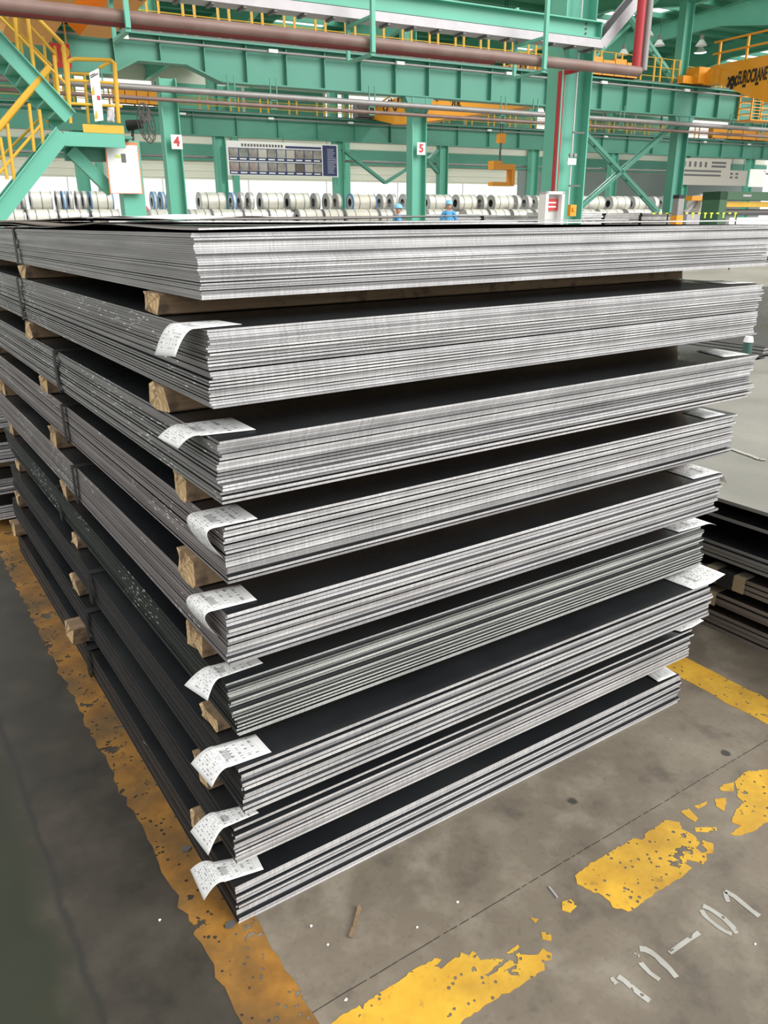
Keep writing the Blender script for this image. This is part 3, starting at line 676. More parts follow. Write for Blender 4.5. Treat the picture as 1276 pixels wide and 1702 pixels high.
# small litter on the floor
a = S(582,1560); b = S(598,1510); q = MB(); q.bar(a+Vector((0,0,.004)), b+Vector((0,0,.004)), 0.007, 0.006); q.bar(a.lerp(b,.3)+Vector((.001,0,.0085)), b+Vector((0,.003,.0075)), 0.004, 0.003)
tag(q.build('wood_splinter', WOODS), 'thin wooden splinter lying on the concrete', 'splinter')
a = S(912,1475); b = S(926,1493); q = MB(); q.bar(a+Vector((0,0,.002)), b+Vector((0,0,.002)), 0.004, 0.003); tag(q.build('metal_offcut', TRAY), 'small pale metal sliver beside the middle yellow patch', 'offcut')
for px, py, lb in ((309,1413,'dark rubber scrap beside the label of the bottom bundle'),(383,1538,'dark scrap at the front corner of the bottom bundle')):
    c = S(px,py); q = MB(); nn = 9; P = [(c.x+math.cos(k*6.283/nn)*.013*rj.uniform(.7,1.2), c.y+math.sin(k*6.283/nn)*.009*rj.uniform(.7,1.2)) for k in range(nn)]
    q.prism([Vector((x,y,0.0013)) for x,y in P], (0,0,.004)); tag(q.build('rubber_scrap', STRAPG), lb, 'scrap')
rc = random.Random(5)
for k, (px, py, wd_) in enumerate(((517,1540,'left of the splinter'),(693,1542,'right of the splinter'),(575,1662,'above the left end of the front yellow line'),(545,1571,'below the splinter'),(1255,1570,'right of the painted number'),(265,1530,'on the dark walkway beside the yellow line'),(760,1500,'in the middle of the bare concrete'))):
    c = S(px,py); q = MB(); nn = 6; q.prism([Vector((c.x+math.cos(i*1.047)*.0035*rc.uniform(.6,1.3), c.y+math.sin(i*1.047)*.0025*rc.uniform(.6,1.3), 0.0004)) for i in range(nn)], (0,0,.0018))
    tag(q.build('paper_scrap', PAPERB), 'tiny white scrap on the floor, '+wd_, 'scrap', 'white scraps on the floor')

# ================================================================== the hall behind
# ---------------- crane beam rows (row B at v=25, row C at v=40)
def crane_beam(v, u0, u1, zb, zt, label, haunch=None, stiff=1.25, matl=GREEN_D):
    root = empty('crane_beam', hp((u0+u1)/2, v, zb))
    prof = [(u0,zt),(u0,zb)]
    if haunch: prof += haunch
    prof += [(u1,zb),(u1,zt)]
    q = MB(); q.prism([hp(a, v-0.015, z) for a, z in prof], HY*0.03); q.build('web', matl, root)
    q = MB(); q.hbox(u0,u1,v-0.24,v+0.24,zt,zt+0.045); q.build('top_flange', matl, root)
    q = MB()
    low = prof[1:-1]
    for (a,z),(b,z2) in zip(low, low[1:]): q.bar(hp(a,v,z), hp(b,v,z2), 0.42, 0.04, side=HY)
    q.build('bottom_flange', matl, root)
    def zbot(u):
        for (a,z),(b,z2) in zip(low, low[1:]):
            if a <= u <= b: return z+(z2-z)*(u-a)/max(1e-6,(b-a))
        return zb
    u = u0+0.4
    while u < u1:
        q = MB(); q.hbox(u-0.01,u+0.01,v-0.17,v-0.015,zbot(u)+0.02,zt); q.build('stiffener', matl, root); u += stiff
    q = MB(); q.hbox(u0,u1,v-0.05,v+0.05,zt+0.045,zt+0.12); q.build('crane_rail', STRAPG, root)
    q = MB(); q.tube(hp(u0,v-0.2,zt-0.14), hp(u1,v-0.2,zt-0.14), 0.035, 8); q.build('conduit', GREYP, root)
    lm = MB(); lm.box(-.14,.14,-.05,.05,0,.09); lmm = lm.mesh('junction_box', WHITE, Vector((0,0,0)))
    u = u0+1.5
    while u < u1:
        place(lmm, 'junction_box', hp(u, v-0.26, zt-0.17), root, HA); u += 4.3
    return tag(root, label, 'crane beam')
hz = 5.62
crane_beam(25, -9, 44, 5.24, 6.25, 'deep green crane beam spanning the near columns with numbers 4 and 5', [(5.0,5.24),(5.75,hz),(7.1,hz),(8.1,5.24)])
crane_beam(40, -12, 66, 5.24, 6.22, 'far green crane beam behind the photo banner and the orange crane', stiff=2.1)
def railing(v, u0, u1, z, label, step, pair, h=0.95):
    root = empty('walkway_railing', hp((u0+u1)/2, v, z))
    pm_ = MB(); pm_.box(-.035,.035,-.025,.025,0,h); pme = pm_.mesh('post', YEL, Vector((0,0,0)))
    u = u0
    while u < u1:
        place(pme, 'post', hp(u,v,z), root, HA)
        if pair: place(pme, 'post', hp(u+pair,v,z), root, HA)
        u += step
    for k in (0.33, 0.66, 0.99):
        q = MB(); q.tube(hp(u0,v,z+h*k), hp(u1,v,z+h*k), 0.016, 6); q.build('rail', YEL, root)
    return tag(root, label, 'railing')
railing(25.3, -6, 27, 6.30, 'yellow walkway railing on top of the near green crane beam', 1.02, 0.33)
railing(40.3, -6, 60, 6.27, 'yellow walkway railing on top of the far green crane beam', 1.5, 0.4, 0.9)
railing(25.9, 27.2, 40, 6.30, 'short yellow walkway railing behind the end of the lettered crane', 1.3, 0.35, 0.9)

def hcol(u, v, z0, z1, w, d, label, extra=None, matl=GREEN, name='steel_column', corbel=True):
    root = empty(name, hp(u, v, z0))
    q = MB(); q.hbox(u-w/2,u+w/2,v-0.012,v+0.012,z0,z1); q.build('web', matl, root)
    for s_ in (-1,1):
        q = MB(); q.hbox(u+s_*w/2-0.014,u+s_*w/2+0.014,v-d/2,v+d/2,z0,z1); q.build('flange', matl, root)
    q = MB(); q.hbox(u-w/2-.08,u+w/2+.08,v-d/2-.06,v+d/2+.06,z0,z0+0.035); q.build('base_plate', matl, root)
    if extra: extra(root)
    return tag(root, label, 'column')
def text_mesh(txt, name, size, matl, origin, xdir, ydir, parent=None, ext=0.004, bold=0.0, align='CENTER', fit=None):
    cu = bpy.data.curves.new(name, 'FONT'); cu.body = txt; cu.size = size; cu.extrude = ext; cu.align_x = align; cu.align_y = 'CENTER'; cu.offset = bold
    tmp = bpy.data.objects.new(name, cu); COL.objects.link(tmp)
    me = bpy.data.meshes.new_from_object(tmp.evaluated_get(bpy.context.evaluated_depsgraph_get()))
    bpy.data.objects.remove(tmp); bpy.data.curves.remove(cu)
    if fit:
        wmax = max(v_.co.x for v_ in me.vertices)
        for v_ in me.vertices: v_.co.x *= fit/wmax
    xd = Vector(xdir).normalized(); yd = Vector(ydir).normalized(); zd = xd.cross(yd)
    Mx = Matrix((xd, yd, zd)).transposed().to_4x4(); me.transform(Mx); me.materials.clear(); me.materials.append(matl)
    for p in me.polygons: p.material_index = 0
    o = bpy.data.objects.new(name, me); COL.objects.link(o); o.location = origin; adopt(o, parent); return o
UP = Vector((0,0,1))
def number_plate(u, v, z, txt):
    def f(root):
        q = MB(); q.hbox(u-0.14,u+0.18,v-0.02,v,z-0.19,z+0.19); p = q.build('number_plate', WHITE, root)
        text_mesh(txt, 'number', 0.34, RED, hp(u+0.02,v-0.026,z), HX, UP, p, bold=0.012)
    return f
B4 = uvz(289,237,25); B5 = uvz(693,248,25)
def lower(u, extra2=None):
    def f(root):
        q = MB(); q.prism([hp(u-0.55,24.82,5.22),hp(u+0.55,24.82,5.22),hp(u+0.3,24.82,4.75),hp(u-0.3,24.82,4.75)], HY*0.36); q.build('bearing_bracket', GREEN_D, root)
        if extra2: extra2(root)
    return f
hcol(6.52,25,0,5.24,0.46,0.40,'green steel column carrying the number 4', lambda r_: (number_plate(B4[0],24.78,B4[2],'4')(r_), None))
hcol(14.78,25,0,5.24,0.52,0.40,'green steel column carrying the number 5', lower(14.78, number_plate(B5[0],24.78,B5[2],'5')))
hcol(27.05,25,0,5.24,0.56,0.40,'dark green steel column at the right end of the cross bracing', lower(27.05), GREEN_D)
hcol(20.75,25,0,5.24,0.5,0.40,'green steel column standing behind the big front column', lower(20.75))
for u, lb in ((6.3,'above the number 4 column'),(14.75,'above the number 5 column'),(27.3,'above the right end of the near crane beam'),(20.75,'behind the top of the big front column')):
    hcol(u,25.55,6.3,ZR-0.7,0.42,0.36,'pale green upper column '+lb, None, GREEN, 'upper_column')
CC = [-6.3,0,6.3,12.7,18.95,25.3,31.6,37.8,44.1,50.4]
CL = ['far left, hidden by the stairs','behind the lower stair flight','behind the number 4 column','at the left edge of the photo banner','at the right edge of the photo banner','right of the number 5 column','behind the yellow hook','behind the cross bracing','left of the big notice board','right of the big notice board']
for u, lb in zip(CC, CL):
    hcol(u,40,0,5.24,0.5,0.4,'far green column '+lb, None, GREEN, 'steel_column')
    hcol(u,40.5,6.3,ZR-0.7,0.42,0.36,'far upper column '+lb, None, GREEN, 'upper_column')
for k, u in enumerate([-8,1,10.0,19,27.5,36,44.5]):
    q = MB(); q.hbox(u-0.2,u+0.2,V1-0.6,V1-0.2,0,ZR); tag(q.build('wall_post', GREEN), 'slim green post against the glazed back wall, number %s from the left' % ['one','two','three','four','five','six','seven'][k], 'post')

# ---------------- bracing
def brace(name, segs, label, w=0.13, matl=GREEN_D):
    root = empty(name, segs[0][0])
    for a, b in segs:
        for off in (-0.10, 0.10):
            q = MB(); o_ = HY*off; q.bar(a+o_, b+o_, w*0.5, w); q.build('angle_bar', matl, root)
        n = int((b-a).length/0.9)
        for k in range(1, n):
            c = a.lerp(b, k/n); q = MB(); q.bar(c-HY*0.12, c+HY*0.12, 0.05, w*0.8); q.build('batten_plate', matl, root)
    return tag(root, label, 'bracing')
brace('cross_bracing', [(at(962,212,25), at(1092,352,25)), (at(955,352,25), at(1122,205,25))], 'green X-shaped cross bracing right of the big front column')
brace('knee_bracing', [(at(566,246,40), at(640,304,40)), (at(640,304,40), at(690,272,40))], 'V-shaped green bracing left of the number 5 column')
brace('knee_bracing', [(at(702,258,40), at(728,288,40)), (at(728,250,40), at(702,272,40))], 'small green bracing just right of the number 5 column', 0.11)
brace('roof_bracing', [(at(975,105,26), at(1100,-10,26))], 'pale lattice brace rising to the roof beside the big column', 0.12, GREEN)
brace('roof_bracing', [(at(1040,20,25.5), at(1130,150,25.5))], 'green lattice brace falling to the right pale upper column', 0.12, GREEN)

# ---------------- pipes below the near beam
def pipe_run(name, v, u0, u1, z, r_, matl, label, hangers=(), ztop=5.3):
    root = empty(name, hp((u0+u1)/2, v, z-r_)); q = MB(); q.tube(hp(u0,v,z), hp(u1,v,z), r_, 12); q.build('pipe', matl, root, True)
    for u in hangers:
        q = MB(); q.bar(hp(u-.1,v,z-r_), hp(u-.1,v,ztop), 0.03, 0.03); q.bar(hp(u+.1,v,z-r_), hp(u+.1,v,ztop), 0.03, 0.03); q.bar(hp(u-.1,v,z-r_-.015), hp(u+.1,v,z-r_-.015), 0.03, 0.03); q.build('hanger', GREEN_D, root)
    return tag(root, label, 'pipe')
zA = uvz(640,173,24.6)[2]; zB = uvz(640,188,24.6)[2]
HG = [4.6, 8.3, 9.6, 12.9, 18.0, 19.4, 23.5, 29.5, 31.5]
pipe_run('steam_pipe', 24.6, -8, 42, zA, 0.085, GREYP, 'upper grey pipe hung below the near crane beam', HG, 5.4)
pipe_run('steam_pipe', 24.62, -8, 42, zB, 0.055, BROWNP, 'lower thin brown pipe hung below the near crane beam', HG, zA)
pipe_run('steam_pipe', 40.4, -8, 60, 4.35, 0.06, GREYP, 'thin grey pipe hung below the far crane beam', CC[2:], 5.2)

# ---------------- big front column with its pipes
VA = 12.5
ul = uvz(908,371,VA)[0]; ur = uvz(953,371,VA)[0]
def bigextra(root):
    uc = (ul+ur)/2
    for z in (2.0, 2.9, 4.2):
        q = MB(); q.hbox(uc,uc+0.26,VA-0.2,VA-0.17,z,z+0.03); q.build('bracket', STRAPG, root)
    q = MB(); q.hbox(uc+0.0,uc+0.012,VA-0.20,VA-0.17,0.2,9.5); q.build('cable', WHITE, root)
    s0 = uvz(950,267,VA-0.22); q = MB(); q.hbox(s0[0]-0.10,s0[0]+0.10,VA-0.23,VA-0.21,s0[2]-0.07,s0[2]+0.04); q.build('small_sign', WHITE, root)
    for k in (-1,1):
        q = MB(); q.tube(hp(s0[0]+k*0.05,VA-0.22,s0[2]+0.09), hp(s0[0]+k*0.05,VA-0.26,s0[2]+0.09), 0.035, 10); q.build('socket', GREYP, root)
hcol((ul+ur)/2, VA, 0, ZR, ur-ul, 0.42, 'big pale green front column with a red pipe running down it', bigextra)
rp = MB(); zt_ = uvz(938,120,VA)[2]; pr = uvz(922,300,VA-0.14)
rp.path([hp(pr[0]+0.18,VA-0.45,zt_+0.02), hp(pr[0]+0.14,VA-0.25,zt_), hp(pr[0],VA-0.14,zt_-0.02), hp(pr[0],VA-0.14,zt_-0.2), hp(pr[0],VA-0.14,0.1)], 0.065, 10)
tag(rp.build('fire_pipe', REDP, smooth=True), 'red fire pipe running down the big front column', 'pipe')
# long brown pipe, tray, channel, hangers of the front row
VP = 11.5; zp = 3.83
q = MB(); e = uvz(1062,119,VP)[0]
root = empty('service_pipe', hp(6, VP, zp)); q.tube(hp(-3,VP,zp), hp(e,VP,zp), 0.082, 14); q.build('pipe', BROWNP, root, True)
DRED = mat('dark_red_primer', (0.16,0.022,0.022), 0.5)
q = MB(); q.tube(hp(-3,VP+0.03,zp-0.035), hp(8.2,VP+0.03,zp-0.035), 0.078, 12); q.build('lower_pipe', DRED, root, True)
tag(root, 'long brown service pipe crossing the top of the picture', 'pipe')
for px, lb, m_, r_ in ((1064,'red upright pipe dropping to the right end of the brown pipe',REDP,0.075),(1077,'grey upright pipe beside the red upright pipe',GREYP,0.06)):
    uu = uvz(px-6,112,VP)[0]; q = MB(); q.tube(hp(uu,VP+0.02,zp+0.03), hp(uu,VP+0.02,8.5), r_, 12); tag(q.build('upright_pipe', m_, smooth=True), lb, 'pipe')
VT = 12.0
zc0 = uvz(994,65,VT)[2]; zc1_ = uvz(994,40,VT)[2]; ue = uvz(994,50,VT)[0]
root = empty('channel_beam', hp(5, VT, zc0))
q = MB(); q.hbox(-3,ue,VT,VT+0.02,zc0,zc1_); q.build('web', GREEN, root)
q = MB(); q.hbox(-3,ue,VT-0.11,VT+0.11,zc1_,zc1_+0.02); q.build('top_flange', GREEN, root)
q = MB(); q.hbox(-3,ue,VT-0.11,VT+0.11,zc0-0.02,zc0); q.build('bottom_flange', GREEN, root)
q = MB(); q.hbox(ue-0.02,ue,VT-0.1,VT,zc0,zc1_); q.build('end_plate', GREEN, root)
for k in range(3):
    q = MB(); q.tube(hp(ue-0.28,VT-0.02,zc0+0.06+k*0.07), hp(ue-0.28,VT,zc0+0.06+k*0.07), 0.016, 8); q.build('bolt', STRAPG, root)
tag(root, 'pale green channel beam above the grey cable tray', 'beam')
zt0 = uvz(985,82,VT)[2]; zt1 = uvz(985,68,VT)[2]
root = empty('cable_tray', hp(5, VT, zt0))
q = MB(); q.hbox(-3,ue+0.02,VT-0.15,VT-0.14,zt0,zt1); q.hbox(-3,ue+0.02,VT+0.14,VT+0.15,zt0,zt1); q.hbox(-3,ue+0.02,VT-0.14,VT+0.14,zt0,zt0+0.01); q.build('tray', TRAY, root)
q = MB(); a = hp(ue,VT,(zt0+zt1)/2); b = Vector(at(1064,-12,VT)); q.bar(a+HY*-0.145, b+HY*-0.145, 0.012, 0.17); q.bar(a+HY*0.145, b+HY*0.145, 0.012, 0.17); q.build('rising_tray', TRAY, root)
q = MB(); q.bar(a+UP*0.06, b+UP*0.06, 0.24, 0.05); q.build('cable_bunch', BLACK, root)
u = -2.5
while u < ue: q = MB(); q.hbox(u,u+0.05,VT-0.14,VT+0.14,zt0-0.03,zt0); q.build('tray_rung', STRAPG, root); u += 0.45
tag(root, 'grey metal cable tray running along the top and bending upward', 'cable tray')
for (px, py), lb in zip(((207,30),(612,75),(895,110)), ('above the yellow stairs','in the middle','left of the big front column')):
    uu = uvz(px,py,VP)[0]; root = empty('pipe_hanger', hp(uu,VP-0.12,zp-0.2))
    q = MB(); q.bar(hp(uu,VP-0.14,zp-0.14), hp(uu,VP-0.14,zc1_+0.1), 0.06, 0.06); q.build('front_leg', GREEN, root)
    q = MB(); q.bar(hp(uu-0.02,VP+0.62,zp-0.14), hp(uu-0.02,VP+0.62,zc1_+0.1), 0.05, 0.05); q.build('rear_leg', GREEN, root)
    q = MB(); q.bar(hp(uu,VP-0.14,zp-0.16), hp(uu-0.02,VP+0.62,zp-0.16), 0.06, 0.04); q.build('cross_bar', GREEN, root)
    q = MB(); q.bar(hp(uu,VP-0.14,zt0-0.06), hp(uu-0.02,VP+0.62,zt0-0.06), 0.05, 0.04); q.build('cross_bar', GREEN, root)
    tag(root, 'green pipe hanger frame '+lb, 'pipe hanger')
# fire box at the foot of the big column
f0 = uvz(905,318,VA-0.5); f1 = uvz(936,318,VA-0.5)
root = empty('fire_cabinet', hp((f0[0]+f1[0])/2, VA-0.5, 0))
q = MB(); z1 = f0[2]; a_, b_ = f0[0], f1[0]
q.hbox(a_,a_+0.06,VA-0.55,VA-0.35,0,z1); q.hbox(b_-0.06,b_,VA-0.55,VA-0.35,0,z1); q.hbox(a_,b_,VA-0.55,VA-0.35,z1-0.05,z1); q.build('frame', WHITE, root)
q = MB(); q.hbox(a_+0.06,b_-0.06,VA-0.42,VA-0.40,0.3,z1-0.05); q.build('back_panel', mat('pale_panel',(0.6,0.6,0.58),0.4), root)
q = MB(); zz = uvz(920,340,VA-0.5)[2]; q.hbox(a_+0.07,b_-0.07,VA-0.45,VA-0.42,zz-0.10,zz+0.10); q.build('red_notice', RED, root)
for k in range(2):
    q = MB(); q.hbox(a_+0.11,b_-0.11,VA-0.455,VA-0.45,zz-0.05+k*0.07,zz-0.025+k*0.07); q.build('notice_text', WHITE, root)
tag(root, 'white framed fire cabinet with red notice beside the big column', 'cabinet')
q = MB(); p = uvz(951,348,VA-0.3); q.hbox(p[0]-0.07,p[0]+0.07,VA-0.33,VA-0.25,p[2]-0.12,p[2]+0.08); q.hbox(p[0]-0.03,p[0]+0.03,VA-0.36,VA-0.33,p[2]-0.03,p[2]+0.03)
tag(q.build('switch_box', ORG), 'small orange switch box on the right side of the big column', 'switch box')

# ---------------- yellow and green stair tower on the left
VS = 12.0; VS2 = 12.9
st = empty('stair_tower', hp(1.6, VS, 0))
def P(px, py, v=VS): return Vector(at(px, py, v))
def flight(a, b, n, wid, up):
    for v_, nm in ((VS,'stringer'),(VS2,'stringer')):
        d = (P(*b)-P(*a)); q = MB(); o_ = HY*(v_-VS); q.bar(P(*a)+o_, P(*b)+o_, 0.05, wid, side=HY); q.build(nm, GREEN, st)
        q = MB(); nrm = d.normalized().cross(HY).normalized()
        if nrm.z < 0: nrm = -nrm
        q.bar(P(*a)+o_+nrm*wid/2-HY*0.03, P(*b)+o_+nrm*wid/2-HY*0.03, 0.10, 0.015, side=HY); q.build('stringer_flange', GREEN, st)
    for k in range(n):
        c = P(*a).lerp(P(*b), (k+0.5)/n); q = MB()
        u_, v_, z_ = (c-BASE).dot(HX), (c-BASE).dot(HY), c.z
        q.hbox(u_-0.11,u_+0.11,VS+0.02,VS2-0.02,z_-0.015,z_+0.01); q.build('tread', GREEN, st)
flight((104,222),(-32,396),8,0.20,True)          # lower flight
flight((116,196),(-60,8),9,0.18,True)            # upper flight
# landing
l0 = uvz(104,216,VS); l1 = uvz(205,215,VS); zl = l0[2]-0.04
q = MB(); q.hbox(l0[0],l1[0],VS-0.02,VS+0.05,zl-0.15,zl+0.02); q.build('landing_edge', GREEN, st)
q = MB(); q.hbox(l0[0],l1[0],VS2,VS2+0.06,zl-0.15,zl+0.02); q.build('landing_edge', GREEN, st)
q = MB(); q.hbox(l0[0],l0[0]+0.05,VS,VS2,zl-0.15,zl+0.02); q.build('landing_edge', GREEN, st)
q = MB(); q.hbox(l0[0],l1[0]+0.12,VS+0.05,VS2,zl-0.03,zl); q.build('landing_floor', GREEN_D, st)
q = MB(); k0 = uvz(136,203,VS); k1 = uvz(204,203,VS); q.hbox(k0[0],k1[0],VS-0.025,VS-0.015,zl+0.02,zl+0.12); q.build('kick_plate', YEL, st)
uc = uvz(222,350,VS+0.45)[0]
q = MB(); q.hbox(uc-0.15,uc+0.15,VS+0.30,VS+0.60,0,zl-0.03); q.build('post', GREEN, st)
q = MB(); q.hbox(l0[0]+0.05,uc+0.15,VS+0.36,VS+0.54,zl-0.30,zl-0.15); q.build('bracket_beam', GREEN_D, st)
q = MB(); q.bar(P(116,250,VS+0.35), P(186,318,VS+0.45), 0.16, 0.16, side=HY); q.build('diagonal_brace', GREEN, st)
def rail(pts, r_=0.024, v=VS, nm='hand_rail'):
    q = MB(); q.path([P(x,y,v) for x,y in pts], r_, 8); q.build(nm, YEL, st, True)
# landing rails
rail([(117,205),(112,103),(122,98),(184,100),(190,106)]); rail([(190,104),(197,205)], 0.03); rail([(116,133),(198,139)], 0.018); rail([(118,172),(203,177)], 0.018)
rail([(140,122),(147,205)], 0.02, VS2); rail([(117,122),(160,124)], 0.02, VS2); rail([(184,102),(165,113)], 0.02, VS+0.3)
# upper flight rails
rail([(116,185),(105,74),(46,14),(0,-34)], 0.028); rail([(110,140),(0,28)], 0.018); rail([(92,90),(18,8)], 0.02, VS+0.1)
for a, b in (((57,121),(44,14)),((30,92),(22,0)),((98,165),(90,92))): rail([a,b], 0.024, nm='rail_post')
rail([(86,110),(0,22)], 0.02, VS2); rail([(37,92),(30,25)], 0.02, VS2, 'rail_post'); rail([(80,150),(72,60)], 0.02, VS2, 'rail_post')
# lower flight rails
rail([(82,112),(-10,222)], 0.042); rail([(70,205),(-5,292)], 0.018); rail([(74,190),(-5,268)], 0.018, VS2)
for a, b in (((48,172),(57,252)),((65,182),(72,240)),((12,205),(24,300)),((0,228),(12,298))): rail([a,b], 0.022, nm='rail_post')
rail([(78,122),(80,205)], 0.026, VS2, 'rail_post'); rail([(90,118),(96,205)], 0.026, VS2, 'rail_post')
tag(st, 'green steel stair tower with yellow handrails on the left', 'stairs')
# things on the stairs
root = empty('safety_banner', P(163,203,VS-0.04)); q = MB(); A_, B_, C_, D_ = P(148,121,VS-.05), P(164,113,VS-.05), P(172,200,VS-.05), P(158,202,VS-.05); q.prism([A_,B_,C_,D_], HY*0.01); q.build('sheet', WHITE, root)
for px, py in ((155,150),(160,190)):
    q = MB(); q.prism([P(px-3,py+7,VS-.056),P(px+3,py+7,VS-.056),P(px,py-8,VS-.056)], HY*0.004); q.build('warning_triangle', YEL, root)
q = MB(); q.prism([P(161,159,VS-.056),P(166,159,VS-.056),P(167,166,VS-.056),P(162,166,VS-.056)], HY*0.004); q.build('red_mark', RED, root)
for k,(x0,y0,x1,y1) in enumerate(((150,126,158,122),(151,129,163,122))):
    q = MB(); q.bar(P(x0,y0,VS-.056), P(x1,y1,VS-.056), 0.004, 0.012); q.build('text_line', STRAPG, root)
tag(root, 'white safety banner with yellow triangles tied to the landing rail', 'banner')
rows = [[P(178+k*3+(0.8 if j%2 else -.5)*(j/5), 178+j*5, VS-0.06+0.03*math.sin(k*2+j)) for k in range(5)] for j in range(6)]
sheet_paper(rows, 'rag', 'pale grey rag hanging from the corner of the landing rail', 'rag', mat('grey_rag',(0.62,0.58,0.58),0.9), t=0.004)
root = empty('notice_board', P(207,322,VS+0.2)); A_,B_,C_,D_ = P(177,236,VS+.2),P(229,236,VS+.2),P(234,322,VS+.2),P(187,322,VS+.2)
A_,B_,C_,D_ = [hp(uvz(206,280,VS+.2)[0]+s_*0.225, VS+.2, z_) for s_, z_ in ((-1,uvz(206,236,VS+.2)[2]),(1,uvz(206,236,VS+.2)[2]),(1,uvz(206,322,VS+.2)[2]),(-1,uvz(206,322,VS+.2)[2]))]
q = MB(); q.prism([A_,B_,C_,D_], HY*0.02); q.build('frame', ORB, root)
cc_ = (A_+B_+C_+D_)/4; q = MB(); q.prism([cc_+(p_-cc_)*0.93-HY*0.004-UP*0.015 for p_ in (A_,B_,C_,D_)], HY*0.004); q.build('white_sheet', WHITE, root)
ci = uvz(203,262,VS+.19); q = MB(); q.hbox(ci[0]-.01,ci[0]+.05,VS+.189,VS+.195,ci[2]-.06,ci[2]+.05); q.build('small_print', STRAPG, root); q = MB(); q.hbox(ci[0]-.08,ci[0]-.02,VS+.189,VS+.195,ci[2]+.0,ci[2]+.03); q.build('yellow_print', LIME, root)
tag(root, 'white notice board with orange border fixed to the stair post', 'notice board')
# wall fan
fv = 12.6; fc = P(243,205,fv); root = empty('industrial_fan', fc-UP*0.3); ax = (HX*0.85-HY*0.5+UP*0.1).normalized()
FANM = mat('fan_grey', (0.10,0.09,0.085), 0.5)
for k, (off, rr) in enumerate(((0.0,0.27),(-0.05,0.22),(0.05,0.24),(0.08,0.15),(-0.09,0.12))):
    q = MB(); q.ring(fc+ax*off, ax, rr, rr-0.008, 0.008, 24); q.build('cage_ring', FANM, root)
q = MB(); a1 = ax.orthogonal().normalized(); b1 = ax.cross(a1)
for k in range(24):
    d = a1*math.cos(k*0.2618)+b1*math.sin(k*0.2618); q.path([fc-ax*0.09+d*0.1, fc-ax*0.05+d*0.22, fc+d*0.27, fc+ax*0.05+d*0.24, fc+ax*0.08+d*0.12], 0.003, 4)
q.build('cage_wires', FANM, root)
for k in range(3):
    d = a1*math.cos(k*2.094)+b1*math.sin(k*2.094); e_ = ax.cross(d); q = MB(); q.prism([fc+d*0.04-e_*0.03+ax*.01, fc+d*0.22-e_*0.08+ax*.03, fc+d*0.24+e_*0.02, fc+d*0.05+e_*0.04-ax*.01], ax*0.006); q.build('blade', FANM, root)
q = MB(); q.tube(fc-ax*0.28, fc-ax*0.06, 0.075, 14, 0.06); q.build('motor', BLACK, root, True)
q = MB(); q.path([fc-ax*0.2, fc-ax*0.22-UP*0.16, hp(uc+0.1,VS+0.45,fc.z-0.17), hp(uc+0.1,VS+0.45,zl-0.1)], 0.02, 8); q.build('arm', BLACK, root, True)
tag(root, 'dark industrial fan with wire cage beside the stair landing', 'fan')

# ---------------- cranes
def crane(u, prof, label, wid=0.5, rails=None, name='bridge_crane'):
    root = empty(name, hp(u, prof[0][0], min(z for _, z in prof))); q = MB(); q.prism([hp(u, a, z) for a, z in prof], HX*wid); q.build('box_girder', ORG, root)
    return root
# right crane with lettering
uR = 27.6
g1 = [au(1158,138,uR), au(1170,118,uR), au(1180,141,uR), au(1197,157,uR)]
ztop = au(1276,100,uR)[2]; zlow = au(1276,141,uR)[2]-0.05
prof = [(24.6,au(1165,142,uR)[2]),(24.6,6.72),(24.2,6.95),(10.5,6.95),(10.5,5.55),(22.3,5.62),(23.9,6.3)]
root = crane(uR, prof, '', 0.55)
q = MB(); q.hbox(uR-0.35,uR+0.9,24.55,25.2,6.38,6.95); q.build('end_carriage', ORG, root)
q = MB(); q.hbox(uR-0.9,uR-0.35,24.8,25.1,6.38,6.65); q.build('buffer', ORG, root)
q = MB(); q.prism([hp(uR-0.02,22.2,5.62),hp(uR-0.02,21.3,5.25),hp(uR-0.02,10.5,5.25),hp(uR-0.02,10.5,5.62)], HX*0.5); q.build('lower_girder', ORG, root)
for k in range(8):
    v_ = 24.0-1.25*k; q = MB(); q.bar(hp(uR+0.03,v_,6.95), hp(uR+0.03,v_,7.75), 0.07, 0.07); q.build('rail_post', ORG, root)
for zz in (7.35, 7.75):
    q = MB(); q.tube(hp(uR+0.03,24.3,zz), hp(uR+0.03,10.5,zz), 0.035, 8); q.build('hand_rail', ORG, root)
tc = au(1226,131,uR); text_mesh('EUROCRANE', 'lettering', 0.60, BLACK, hp(uR-0.012, tc[1], tc[2]), -HY, UP, root, bold=0.018, align='LEFT', fit=tc[1]-au(1274,131,uR)[1])
q = MB(); _, v_, zg = au(1217,136,uR)
for o_ in (-.2,.2): q.bar(hp(uR-.012,v_+o_,zg-.16), hp(uR-.012,v_,zg+.18), 0.05, 0.10, side=HX); q.bar(hp(uR-.012,v_,zg-.16), hp(uR-.012,v_+o_,zg+.18), 0.05, 0.06, side=HX)
q.build('logo', BLACK, root)
for k in range(4):
    q = MB(); v_ = au(1216,143,uR)[1]-0.55*k; zs_ = au(1216,146,uR)[2]; q.hbox(uR-.014,uR-.004,v_-.07,v_+.07,zs_-.05,zs_+.05); q.build('small_characters', BLACK, root)
tag(root, 'orange bridge crane with black lettering on its side at the upper right', 'crane')
